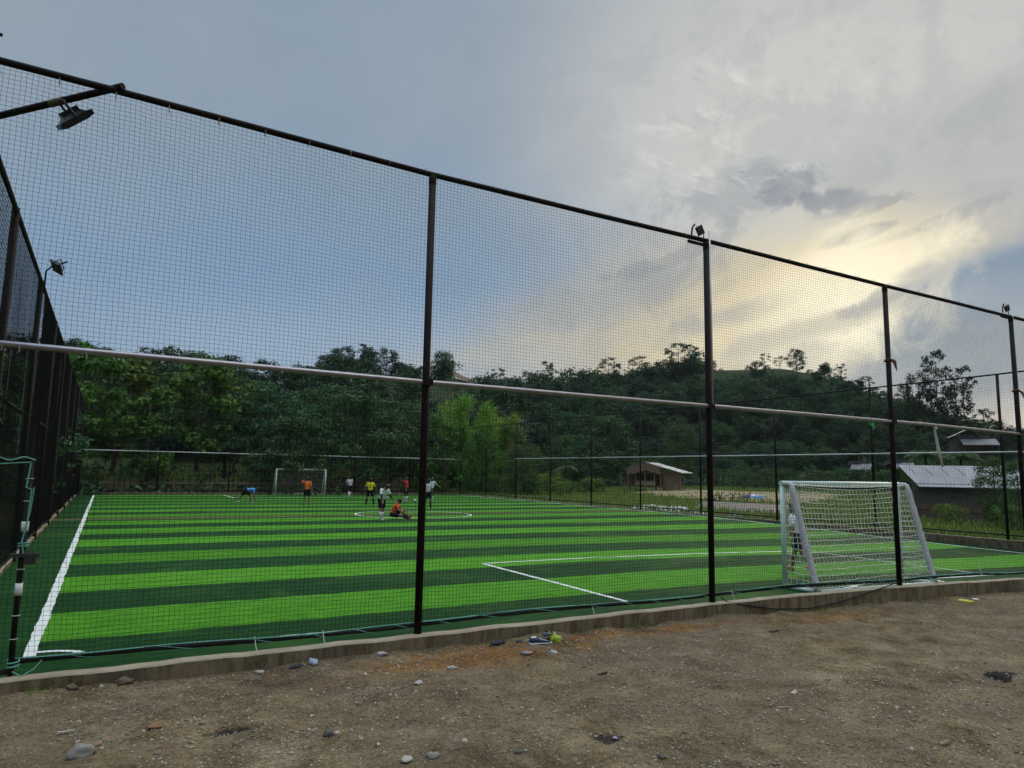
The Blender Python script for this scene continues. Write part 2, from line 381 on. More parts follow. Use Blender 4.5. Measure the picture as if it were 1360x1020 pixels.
def build_terrain():
    rad=[0,2,4,6,8,10,12,14,17,20,24,28,32,36,40,45,50,55]+[58+3*i for i in range(55)]+[230,250,280,320,380,450,600,900,1500,2600,4500]
    na=420; vs=[(CAM.x,CAM.y,-1.2)]; A=[2*math.pi*j/na for j in range(na)]
    for r in rad[1:]:
        for a in A:
            x,y=CAM.x+r*math.sin(a),CAM.y+r*math.cos(a)
            z=hill_z(x,y)
            if -14<x<42 and -20<y<-.1: z=-1.2
            elif -1.5<x<W+.2 and -.2<y<L+.3: z=-.6
            elif y<=0 or x<=-14: z=min(z,-.35) if x<60 else z
            vs.append((x,y,z))
    q=[];n=na
    tri=[(0,1+(j+1)%n,1+j) for j in range(n)]
    for i in range(len(rad)-2):
        b=1+i*n
        for j in range(n):
            j2=(j+1)%n; q.append((b+j,b+j2,b+n+j2,b+n+j))
    o=from_np('terrain',vs,q,tri,M['terrain'],smooth=True); tag(o,'grassy ground and wooded hillside around the pitch',kind='structure')
build_terrain()

def dirt_z(x, y):
    b=np.interp(x,[-14,5,10.7,20,30,42],[-.09,-.098,-.150,-.40,-.58,-.6])
    z=b+.016*max(0,-y-.3)
    z+=noise.noise(Vector((x*.5,y*.5,0)))*.05+noise.noise(Vector((x*1.7,y*1.7,3)))*.030+abs(noise.noise(Vector((x*4.2,y*4.2,5))))*-.026+noise.noise(Vector((x*9,y*9,2)))*.010
    z+=noise.noise(Vector((x*17,y*17,8)))*.008
    if y>-.45: z+= .03*(y+.45)/.3*(.6+noise.noise(Vector((x*2,0,0))))
    for (hx,hy,rx,ry,dk) in DARK[:2]:
        d=((x-hx)/(rx*1.3))**2+((y-hy)/(ry*1.5))**2
        z-=.05*math.exp(-d*1.5)
    return float(z)
def build_dirt():
    xs=np.concatenate([np.arange(-14,-1.5,.25),np.arange(-1.5,14,.05),np.arange(14,24,.08),np.arange(24,42.1,.3)])
    ys=np.concatenate([np.arange(-20,-7,.3),np.arange(-7,-.14,.05)])
    ys[-1]=-.14
    vs=[(x,y,dirt_z(x,y)) for y in ys for x in xs]; nx=len(xs)
    i,j=np.meshgrid(np.arange(len(ys)-1),np.arange(nx-1),indexing='ij'); b=(i*nx+j).ravel()
    q=np.stack([b,b+1,b+nx+1,b+nx],1)
    o=from_np('dirt_ground',vs,q,None,M['dirt'],smooth=True); tag(o,'stony brown dirt in front of the pitch',kind='structure')
build_dirt()

def build_turf():
    xs=np.concatenate([np.linspace(.0,11,12),np.linspace(12,W-.08,20)]); ys=np.concatenate([np.linspace(-.02,22,24),np.linspace(25,L-.1,8)])
    vs=[(x,y,turf_z(x,y)) for y in ys for x in xs]; nx=len(xs)
    q=[(i*nx+j,i*nx+j+1,(i+1)*nx+j+1,(i+1)*nx+j) for i in range(len(ys)-1) for j in range(nx-1)]
    o=from_np('pitch_turf',vs,q,None,M['turf'],smooth=True); tag(o,'striped green artificial turf of the football pitch',kind='structure')
build_turf()

def build_lines():
    mb=MB(); w=.10
    def strip(pts, w=w, jit=.012):
        # densified ribbon following the turf, with slightly ragged edges
        P=[]
        for a,b in zip(pts[:-1],pts[1:]):
            n=max(2,int((Vector(b)-Vector(a)).length/.25))
            for i in range(n): P.append(Vector(a).lerp(Vector(b),i/n))
        P.append(Vector(pts[-1]))
        vs=[];fs=[]
        for i,p in enumerate(P):
            t=(P[min(i+1,len(P)-1)]-P[max(i-1,0)]).normalized(); nrm=Vector((-t.y,t.x))
            for s in (-1,1):
                q=p+nrm*s*(w/2+rng.uniform(-jit,jit)); vs.append((q.x,q.y,turf_z(q.x,q.y)+.006))
        for i in range(len(P)-1): fs.append((2*i,2*i+2,2*i+3,2*i+1))
        mb.add(vs,fs)
    strip([(1.03,.82),(1.03,50.1)],.13)
    strip([(29.75,.72),(29.75,50.1)],.12)
    strip([(1.1,.825),(29.69,.825)],.075)
    strip([(1.1,50.05),(29.69,50.05)],.09)
    strip([(9.62,.90),(9.62,6.30),(21.4,6.30)],.10); strip([(21.4,6.25),(21.4,.90)],.09)
    strip([(9.7,50.0),(9.7,44.9),(21.4,44.9),(21.4,50.0)],.10)
    cx,cy,r=15.1,24.2,2.85
    strip([(cx+r*math.cos(2*math.pi*i/48),cy+r*math.sin(2*math.pi*i/48)) for i in range(49)],.09,.006)
    strip([(1.09+.50*math.cos(a),.86+.40*math.sin(a)) for a in [math.pi/2*i/10 for i in range(11)]],.085,.006)
    o=mb.build('pitch_marking',M['line']); tag(o,'white touchlines, box and centre circle marked on the turf',kind='structure')
build_lines()

# kerb walls: low concrete walls round the pitch
def kerb(name, pts, z0f, z1f, width, label, side):
    mb=MB(); P=[]
    for a,b in zip(pts[:-1],pts[1:]):
        n=int((Vector(b)-Vector(a)).length/.22)
        for i in range(n): P.append(Vector(a).lerp(Vector(b),i/n))
    P.append(Vector(pts[-1])); vs=[];fs=[];ms=[]
    for i,p in enumerate(P):
        t=(P[min(i+1,len(P)-1)]-P[max(i-1,0)]).normalized(); n=Vector((-t.y,t.x,0))
        z1=z1f(p)+noise.noise(Vector((p.x*1.3,p.y*1.3,2)))*.016+rng.uniform(-.004,.004); z0=z0f(p)
        o=n*(noise.noise(Vector((p.x*.9,p.y*.9,7)))*.014)
        b=.018
        for (s,z) in ((-.5,z0),(-.5,z1-b),(-.5+b/width,z1),(.5-b/width,z1),(.5,z1-b),(.5,z0)):
            q=Vector((p.x,p.y,0))+n*width*s+o; vs.append((q.x,q.y,z))
    for i in range(len(P)-1):
        for j in range(5): fs.append((i*6+j,i*6+j+1,(i+1)*6+j+1,(i+1)*6+j)); ms.append(1 if j in (1,2) else 0)  # top faces use a paler material than the sides
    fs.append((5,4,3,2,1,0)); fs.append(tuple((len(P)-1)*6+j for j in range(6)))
    mb.add(vs,fs); mb.m=ms+[0,0]; o=mb.build(name,mats=[M['concrete'],M['kerb_top']]); tag(o,label,'kerb wall','low concrete kerb walls round the pitch'); return o
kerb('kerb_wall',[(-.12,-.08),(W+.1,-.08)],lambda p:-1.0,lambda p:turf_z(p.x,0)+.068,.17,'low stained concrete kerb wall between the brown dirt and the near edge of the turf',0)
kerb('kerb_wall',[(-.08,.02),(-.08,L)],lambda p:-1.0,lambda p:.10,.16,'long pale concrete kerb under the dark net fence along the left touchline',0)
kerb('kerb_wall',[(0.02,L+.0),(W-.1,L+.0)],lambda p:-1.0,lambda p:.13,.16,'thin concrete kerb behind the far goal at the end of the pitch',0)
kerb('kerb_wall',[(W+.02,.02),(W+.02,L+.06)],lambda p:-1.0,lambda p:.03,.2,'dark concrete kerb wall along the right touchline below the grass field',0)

# ------------------------------------------------------------------ nets (cords with real thickness)
def cords(name, P, V, r, mat, parent):
    """P: (k,2,3) ends of segments, V unused; every cord segment is a three-sided prism"""
    P=np.asarray(P,np.float64); d=P[:,1]-P[:,0]; ln=np.linalg.norm(d,axis=1,keepdims=True); d/=np.maximum(ln,1e-9)
    ref=np.where(np.abs(d[:,2:3])>.8,np.array([[1.,0,0]]),np.array([[0,0,1.]]))
    a=np.cross(d,ref); a/=np.linalg.norm(a,axis=1,keepdims=True); b=np.cross(d,a)
    vs=[]
    for e in (0,1):
        for k in range(3):
            th=2*math.pi*k/3+.5; vs.append(P[:,e]+(a*math.cos(th)+b*math.sin(th))*r)
    V=np.stack(vs,1).reshape(-1,3); n=len(P); base=(np.arange(n)*6)[:,None]
    q=np.concatenate([base+np.array([[k,(k+1)%3,3+(k+1)%3,3+k]]) for k in range(3)])
    return from_np(name,V,q,None,mat,parent)
def sm_noise(shape, cell, seed):
    rs=np.random.RandomState(seed); h,w=shape; gh,gw=int(h/cell)+3,int(w/cell)+3
    g=rs.randn(gh,gw); y=np.arange(h)/cell; x=np.arange(w)/cell; yi,xi=y.astype(int),x.astype(int)
    fy=(y-yi)[:,None]; fx=(x-xi)[None]; fy=fy*fy*(3-2*fy); fx=fx*fx*(3-2*fx)
    return (g[yi][:,xi]*(1-fy)*(1-fx)+g[yi+1][:,xi]*fy*(1-fx)+g[yi][:,xi+1]*(1-fy)*fx+g[yi+1][:,xi+1]*fy*fx)
def grid_segments(G, vs=1, hs=1):
    a=G[:-1:1]; segs=[np.stack([G[:-1],G[1:]],2).reshape(-1,2,3), np.stack([G[:,:-1],G[:,1:]],2).reshape(-1,2,3)]
    return np.concatenate(segs)
def near_net(u0, u1, axis, z0, z1, cu, cz, r, seed, parent, mat, sag=1.0, off=0.0, tie=.55, zb=None):
    nu=max(2,int(round((u1-u0)/cu)))+1; nz=int(round((z1-z0)/cz))+1
    U,Z=np.meshgrid(np.linspace(u0,u1,nu),np.linspace(z0,z1,nz))
    du=sm_noise(U.shape,26,seed)*.011*sag+sm_noise(U.shape,6,seed+1)*.004*sag+np.random.RandomState(seed).randn(*U.shape)*.0022*sag
    dz=sm_noise(U.shape,30,seed+2)*.013*sag*np.clip((z1-Z)/.6,.15,1)+sm_noise(U.shape,7,seed+3)*.0045*sag
    # scallops under the top rail between the ties
    top=np.clip((Z-(z1-.9))/.9,0,1)**2
    dz-=top*.014*sag*np.abs(np.sin(math.pi*(U-u0)/tie))**.8
    dn=sm_noise(U.shape,30,seed+4)*.03*sag
    edge=np.minimum(1,np.minimum(np.minimum((U-u0),(u1-U))/.5,1)); edge=np.clip(edge,0,1)
    du*=edge; dn*=edge
    if zb is not None: Z=np.where(Z<1.0, zb(U)+(Z-z0)*(1.0-zb(U))/(1.0-z0), Z)
    G=np.zeros(U.shape+(3,))
    if axis=='x': G[...,0]=U+du; G[...,1]=off+dn
    else: G[...,1]=U+du; G[...,0]=off+dn
    if axis=='x': Z=Z+.10*np.clip(1-U/5.3,0,1)*(Z-z0)/(z1-z0)
    G[...,2]=Z+dz
    return cords('net',grid_segments(G),None,r,mat,parent)

def tie_wires(parent, xs, axis, off, z, name='tie_wire', r=.045):
    for x in xs:
        mb=MB(); pts=[]
        for k in range(7):
            a=k*2*math.pi/6; p=(x+.008*math.sin(3*a),off+r*math.cos(a),z+r*math.sin(a))
            pts.append(p if axis=='x' else (p[1],p[0],p[2]))
        if rng.random()<.5:
            e=Vector(pts[-1]); pts.append(e+Vector((rng.uniform(-.04,.04),-.02,-rng.uniform(.03,.09))))
        mb.tube(pts,.0035,4); mb.build(name,M['wire'],parent)

def pole(parent, x, y, z0, z1, r, mat, name='post', n=14):
    mb=MB(); mb.tube([(x,y,z0),(x,y,z1)],r,n); mb.tube([(x,y,z1-.001),(x,y,z1+.012)],[r*1.04,r*.8],n)
    return mb.build(name,mat,parent,smooth=False)
def shade(o):
    for p in o.data.polygons: p.use_smooth = len(p.vertices)==4
    return o
def railing(parent, pts, r, mat, name, n=12):
    mb=MB(); P=[]
    for a,b in zip(pts[:-1],pts[1:]):
        k=max(1,int((Vector(b)-Vector(a)).length/1.3))
        for i in range(k):
            q=Vector(a).lerp(Vector(b),i/k); P.append(q+Vector((0,0,noise.noise(q*.31)*.014)))
    P.append(Vector(pts[-1])); mb.tube(P,r,n); return shade(mb.build(name,mat,parent))

# near fence
nf=empty('net_fence',(0,0,0)); tag(nf,'tall near fence of dark pipes and black netting standing on the kerb by the dirt','fence','tall net fences round the pitch')
px=[0,FB,2*FB,3*FB,4*FB,5*FB,W]
for i,x in enumerate(px):
    zb=turf_z(x,0)
    if i==0 or i==6:
        continue
    shade(pole(nf,x,-.02 if i else 0,zb-.15,ZTOP-.03,.052,M['pipe']))
shade(pole(nf,0,0,-.3,ZTOP+.02,.055,M['pipe'])); shade(pole(nf,W,0,-.6,ZTOP-.2,.055,M['pipe']))
def rail_z(x,z): return z+(.10*(1-x/1.4) if (x<1.4 and z>6) else 0)
railing(nf,[(-.05,0,ZTOP+.10),(1.36,0,ZTOP+.085),(FB,0,ZTOP),(2*FB,0,ZTOP+.01),(3*FB,0,ZTOP-.015),(4*FB,0,ZTOP-.02),(W,0,ZTOP-.06)],.040,M['pipe'],'top_rail')
railing(nf,[(0,-.055,ZMID+.03),(FB,-.06,ZMID),(2*FB,-.055,ZMID),(3*FB,-.055,ZMID),(4*FB,-.055,ZMID-.03),(W,-.055,ZMID-.06)],.036,M['pipe_shine'],'mid_rail')
botp=[(.93,.02)]+[(x,.03) for x in np.linspace(2,W,20)]
railing(nf,[(x,y,turf_z(x,0)+.180+.02*math.sin(x*1.1)) for x,y in botp],.028,M['black'],'bottom_rail')
for i in range(1,6):
    x=i*FB; mb=MB(); mb.tube([(x,-.02,ZMID-.06),(x,-.02,ZMID+.05)],.0575,14); mb.box((x,-.075,ZMID-.005),(.15,.05,.085)); mb.tube([(x-.055,-.105,ZMID),(x-.055,-.095,ZMID)],.012,6); mb.tube([(x+.055,-.105,ZMID),(x+.055,-.095,ZMID)],.012,6); mb.build('rail_clamp',M['pipe'],nf)
    mb=MB(); mb.tube([(x,-.02,ZTOP-.16),(x,-.02,ZTOP-.06)],.056,14); mb.build('post_collar',M['pipe'],nf)
# sleeves where the rail is doubled at the second and fourth post
for x in (2*FB,4*FB):
    mb=MB(); mb.tube([(x-.42,-.01,ZTOP-.075),(x+.02,-.01,ZTOP-.08)],.030,10); shade(mb.build('rail_sleeve',M['pipe'],nf))
    mb=MB(); mb.tube([(x+.078,-.03,ZMID-.02),(x+.076,-.03,ZTOP+.20)],.022,10); shade(mb.build('conduit',M['galv'],nf))
for i in range(6):
    a,b=px[i],px[i+1]
    if i==0: a=.05
    near_net(a+.03,b-.03,'x',.14,ZTOP-.02,.053,.051,.00185 if i<3 else .0017,100+i*10,nf,M['net'],1.0,.0,.5,zb=lambda U:np.array([[turf_z(float(u),0)+.18 for u in U[0]]]*U.shape[0]))
tie_wires(nf,[x for x in np.arange(.3,W,.55)],'x',0,ZTOP+.02,r=.046)
tie_wires(nf,[.6,.75,1.35,2.9,3.05,4.3,4.75,6.9,7.2,8.5,9.8,11.6,12.9,14.5,17.3,18.8,20],'x',-.055,ZMID,r=.041)
# lacing rope wound round the bottom rail
mb=MB(); pts=[]
x=.95
while x<W:
    a=x*9+2.2*math.sin(x*1.3); zc=turf_z(x,0)+.180+.02*math.sin(x*1.1)
    pts.append((x,.03+.031*math.cos(a),zc+.031*math.sin(a))); x+=.07
mb.tube(pts,.0045,5); mb.build('lacing_rope',M['rope'],nf); mb=MB()
pts=[(x,.02+.02*math.sin(x*3),turf_z(x,0)+.207+.02*math.sin(x*1.1)+.004*math.sin(x*2.7)) for x in np.arange(.95,W,.2)]
mb.tube(pts,.010,5); mb.build('lacing_rope',M['rope'],nf)
for x in (3.3,4.1,8.2,11.2,19.2):
    mb=MB(); mb.tube([(x,.02,.22),(x+.01,-.02,.12),(x+.03,-.03,.05),(x+.02,-.02,.02)],.006,5); mb.build('rope_end',M['ribbon'],nf)
# cloth ribbons tied to the posts belong to nothing else: rags are things of their own
def rag(x, z, label, seed):
    rs=random.Random(seed); mb=MB()
    mb.tube([(x+.062*math.cos(a),-.02+.062*math.sin(a),z+.02*math.sin(2*a)) for a in [i*math.pi/6 for i in range(13)]],.026,7)
    for k in range(3):
        dx=rs.uniform(.02,.12); p0=Vector((x+.04,-.08,z)); p1=p0+Vector((dx,-.03,-rs.uniform(.02,.08))); p2=p1+Vector((rs.uniform(-.01,.06),0,-rs.uniform(.08,.2)))
        w=.03
        mb.add([p0+Vector((0,0,w)),p0-Vector((0,0,w)),p1+Vector((.01,.01,-w)),p1+Vector((.02,-.01,w)),p2+Vector((w*.6,0,0)),p2-Vector((w*.6,.012,0))],[(0,1,2,3),(3,2,5,4)])
        mb.tube([p0,p1,p2],[.018,.022,.009],6)
    o=mb.build('tied_rag',M['rag'],smooth=True); tag(o,label,'rag','brown rags tied to fence posts')
rag(3*FB,4.72,'brown rag knotted on the third fence post, above the middle rail',1)
rag(4*FB,4.45,'brown rag knotted on the fence post at the right edge, beside the shed',2)
# white strip hanging from the middle rail
p=at(1243,569,1); 
def on_near(x,y):
    v=ray(x,y); t=(-.06-CAM.y)/v.y; return CAM+v*t
s0,s1,s2=on_near(1241,569),on_near(1246,596),on_near(1252,620)
mb=MB(); mb.tube([s0+Vector((0,-.03,.03)),s0,s1,s2],[.015,.02,.034,.022],7)
mb.tube([s0+Vector((-.03,-.035,.02)),s0+Vector((.02,-.045,-.02)),s0+Vector((.03,-.03,.03))],.012,6)
tag(mb.build('cloth_strip',M['ribbon'],smooth=True),'white cloth strip hanging from the middle rail in front of the grey shed roof','cloth strip')
k0=on_near(1157,562); mb=MB()
mb.tube([k0+Vector((.045*math.cos(a),.03*math.sin(a)-.0,.05*math.sin(a*1.0+.4))) for a in [i*math.pi/5 for i in range(12)]],.014,6)
mb.tube([k0,k0+Vector((.02,-.04,-.05)),k0+Vector((-.01,-.05,-.13))],.012,6)
tag(mb.build('rope_knot',simple('bright_green_cord',(.08,.42,.10),(.05,.3,.08),20,.6)),'bright green cord knotted on the middle rail left of the third fence post','cord')

# gate frame at the left end of the near fence
g=empty('gate_frame',(.95,0,0)); tag(g,'black pipe gate frame wound with green cord at the left end of the near fence','gate')
shade(pole(g,0,.0,.02,2.24,.026,M['black'])); shade(pole(g,-.86,.0,.02,2.24,.030,M['black']))
mb=MB(); mb.tube([(-.9,0,2.22),(.03,0,2.235)],.018,8); shade(mb.build('top_bar',M['black'],g))
mb=MB(); mb.tube([(-.9,0,.11),(.03,0,.115)],.026,8); shade(mb.build('bottom_bar',M['black'],g))
for za,zb in ((1.50,1.60),(.86,.98)):
    mb=MB(); mb.tube([(.0,0,za),(.0,0,zb)],.034,12); shade(mb.build('tape_band',M['tape'],g))
for z in np.arange(.2,2.1,.23):
    mb=MB(); mb.tube([(.034*math.cos(a),.034*math.sin(a),z) for a in [i*math.pi/4 for i in range(9)]],.004,4); mb.build('tie_wire',M['wire'],g)
mb=MB(); mb.box((.02,-.03,1.26),(.24,.05,.035)); mb.box((.08,-.05,1.22),(.09,.05,.10)); mb.tube([(-.1,-.03,1.27),(.16,-.03,1.255)],.013,8)
mb.tube([(.05,-.05,1.27),(.05,-.05,1.31),(.10,-.05,1.31),(.10,-.05,1.27)],.007,6); mb.build('latch',M['lamp'],g)
mb=MB(); mb.tube([(-.86+.9*t_,-.03+.012*math.sin(t_*30),2.245+.018*math.sin(t_*23)) for t_ in np.linspace(0,1,40)],.007,5); mb.build('cord',M['rope'],g)
mb=MB(); mb.tube([(-.6,-.03,2.20),(-.3,-.03,2.185),(.0,-.03,2.21)],.006,5); mb.build('cord',M['rope'],g)
mb=MB(); mb.tube([(.0,-.035,2.2),(-.02,-.04,1.95),(.03,-.04,1.93),(.02,-.04,1.6),(-.01,-.04,1.4),(.01,-.04,1.28)],.008,5); mb.build('cord',M['rope'],g)
mb=MB(); mb.tube([(.05,-.035,1.95),(.035,-.035,1.7),(.0,-.04,1.5)],.006,5); mb.build('cord',M['rope'],g)
mb=MB(); mb.tube([(.045*math.cos(a)+.0,.045*math.sin(a),1.34+.004*a) for a in np.linspace(0,14,40)],.007,5); mb.build('cord',M['rope'],g)
mb=MB(); mb.tube([(.05*math.cos(a)+.02,.05*math.sin(a)-.02,.14+.006*a) for a in np.linspace(0,16,44)],.008,5); mb.build('cord',M['rope'],g)
mb=MB(); mb.tube([(.02,-.05,.12),(.1,-.06,.07),(.2,-.03,.12),(.26,-.02,.2)],.007,5); mb.build('cord',M['rope'],g)

# left fence
lf=empty('net_fence',(0,0,0)); tag(lf,'black net fence along the left touchline, its cords closing up into a dark wall','fence','tall net fences round the pitch')
yl=[5.139+5.389*k for k in range(9)]; 
for y in yl: shade(pole(lf,-.02,y,-.1,ZTOP+.06,.06,M['pipe']))
railing(lf,[(0,.05,ZTOP),(0,L,ZTOP-.02)],.04,M['pipe'],'top_rail'); railing(lf,[(-.03,.05,ZMID-.1),(-.03,L,ZMID-.1)],.036,M['pipe'],'mid_rail')
railing(lf,[(.0,.05,.24),(.0,L,.24)],.026,M['black'],'bottom_rail')
yy=[0.05]+yl+[L-.05]
for i in range(len(yy)-1):
    near_net(yy[i]+.03,yy[i+1]-.03,'y',.2,ZTOP-.05,.085,.085,.0040,300+i*10,lf,M['net'],1.0,.0,.5)
for (y,z0,z1) in ((6.8,2.9,4.6),(9.6,2.4,4.9),(13.5,2.3,5.4),(21,2.2,6.2),(30,2.6,6)):
    mb=MB(); mb.tube([(-.06,y,z0),(-.055,y+.02,(z0+z1)/2),(-.06,y,z1)],.011,6); mb.build('lacing_rope',M['ribbon'],lf)
mb=MB(); mb.tube([(-.06,2.9,3.45),(-.06,6.8,2.9)],.016,6); mb.build('lacing_rope',M['ribbon'],lf)
# far fence
ff=empty('net_fence',(0,L,0)); tag(ff,'net fence across the far end of the pitch with one thin pale rail','fence','tall net fences round the pitch')
for x in np.linspace(0,W,7)[1:-1]: shade(pole(ff,x,0,0,ZTR,.045,M['pipe'],n=8))
shade(pole(ff,0,0,0,ZTOP,.05,M['pipe'],n=8)); shade(pole(ff,W,0,0,ZTR,.05,M['pipe'],n=8))
railing(ff,[(0,0,ZTR+.02),(W,0,ZTR)],.022,M['pipe'],'top_rail',8); railing(ff,[(.02,-.06,ZMR),(W-.1,-.06,ZMR)],.04,M['galv'],'mid_rail',8); railing(ff,[(0,0,.3),(W,0,.3)],.025,M['pipe'],'bottom_rail',8)
def straight_net(x0,y0,x1,y1,z0,z1,c,r,parent,mat):
    n=int(math.hypot(x1-x0,y1-y0)/c); m=int((z1-z0)/c); P=[]
    for i in range(n+1):
        t_=i/n; x,y=x0+(x1-x0)*t_,y0+(y1-y0)*t_; P.append(((x,y,z0),(x,y,z1)))
    for j in range(m+1):
        z=z0+(z1-z0)*j/m; P.append(((x0,y0,z),(x1,y1,z)))
    return cords('net',P,None,r,mat,parent)
straight_net(0,0,W,0,.2,ZTR,.11,.0018,ff,M['net_far'])
# right fence
rf=empty('net_fence',(W,0,0)); tag(rf,'net fence along the right touchline in front of the hut and the shed','fence','tall net fences round the pitch')
for k in range(1,10): shade(pole(rf,0,L-k*BR,-.1,ZTR+.02,.052,M['pipe'],n=10))
railing(rf,[(0,0,ZTR+.16),(0,4.7,ZTR+.03),(0,9.84,ZTR),(0,15,ZTR-.04),(0,L,ZTR)],.030,M['pipe'],'top_rail',8)
railing(rf,[(-.06,.1,ZMR),(-.06,L-10.2,ZMR)],.032,M['galv'],'mid_rail',8); railing(rf,[(0,.1,.2),(0,L,.2)],.028,M['black'],'bottom_rail',8)
straight_net(0,.1,0,L,.1,ZTR,.11,.0018,rf,M['net_far'])

# ------------------------------------------------------------------ floodlights
def floodlight(name, loc, rot, label, sz=1.0, arm=None):
    """housing with cooling fins, glass face, U bracket; local -Z is the lit side, bracket rises to the origin"""
    t_=empty(name,loc); tag(t_,label,'floodlight','floodlights on the fences')
    b=empty('lamp_head_pivot'); bpy.data.objects.remove(b)
    E=Euler(rot).to_matrix()
    def tr(p): return E@(Vector(p)*sz)
    c=Vector((0,0,-.20))
    mb=MB(); mb.box(tr(c),tuple(v*sz for v in (.40,.30,.06)),E,0,1.0); mb.box(tr(c+Vector((0,0,.055))),tuple(v*sz for v in (.36,.26,.05)),E,0,.62)
    for k in range(7): mb.box(tr(c+Vector((-.12+.04*k,0,.085))),tuple(v*sz for v in (.012,.18,.05)),E)
    mb.box(tr(c+Vector((0,.16,.0))),tuple(v*sz for v in (.42,.03,.05)),E); mb.box(tr(c+Vector((0,-.16,.0))),tuple(v*sz for v in (.42,.03,.05)),E)
    hs=mb.build('housing',M['lamp'],t_)
    mb=MB(); mb.box(tr(c+Vector((0,0,-.034))),tuple(v*sz for v in (.35,.25,.008)),E); mb.build('glass_face',M['glass'],hs)
    mb=MB()
    for s in (-1,1): mb.tube([tr((s*.215,0,-.19)),tr((s*.215,0,-.06)),tr((s*.18,0,0))],.014*sz,6)
    mb.tube([tr((-.18,0,0)),tr((.18,0,0))],.015*sz,6); mb.build('bracket',M['lamp'],t_)
    if arm:
        mb=MB(); mb.tube([Vector(p)-Vector(loc) for p in arm],.024*sz if sz<1.2 else .04,8); shade(mb.build('arm',M['pipe'],t_))
    return t_
e0=Vector((1.46,-.06,6.52)); e1=Vector((-.03,1.35,6.32)); 
d_=(e1-e0); q=e0+d_*.42
fl=floodlight('floodlight',q,(R(-45),R(-20),R(100)),'large black floodlight under the slanting corner pipe at upper left',1.15,None)
mb=MB(); mb.tube([e0-q,e1-q],.042,10); o=shade(mb.build('arm',M['pipe'],fl))
mb=MB(); mb.tube([d_*-.03,d_*.07],.046,10); mb.build('tape_band',M['yellow_tape'],fl)
a0=Vector((0,5.139+5.389,ZTOP+.02))
floodlight('floodlight',a0+Vector((.36,0,.50)),(R(35),R(35),R(75)),'floodlight on a bent arm above the left fence',.80,[a0+Vector((.05,0,-.25)),a0+Vector((.05,0,.28)),a0+Vector((.14,0,.40)),a0+Vector((.46,0,.58))])
for (i,lab) in ((2,'small floodlight on the top rail at the middle post of the near fence'),(4,'small floodlight on the top rail at the rightmost post of the near fence')):
    b=Vector((i*FB,0,ZTOP+.02))
    f_=floodlight('floodlight',b+Vector((-.13,.05,.17)),(R(-62),R(52),R(10)),lab,.40,[b+Vector((-.04,0,-.05)),b+Vector((-.03,0,.14)),b+Vector((-.13,.05,.17))])
    mb=MB(); mb.tube([Vector((-.20,-.05,-.15)),Vector((-.18,-.05,0)),Vector((-.12,-.05,.08))],.016,7); mb.build('cable',M['black'],f_)
b=Vector((W,9.84,ZTR)); floodlight('floodlight',b+Vector((-.5,0,.32)),(R(20),R(30),0),'floodlight on the right fence, in front of the wooded hill',.9,[b+Vector((0,0,-.1)),b+Vector((0,0,.36)),b+Vector((-.6,0,.36))])
b=Vector((0.0,0,ZTOP+.1)); floodlight('floodlight',b+Vector((-.1,0,.28)),(R(20),R(10),0),'floodlight tip above the top rail at the left picture edge',.8,[b,b+Vector((0,0,.28)),b+Vector((.30,0,.29))])

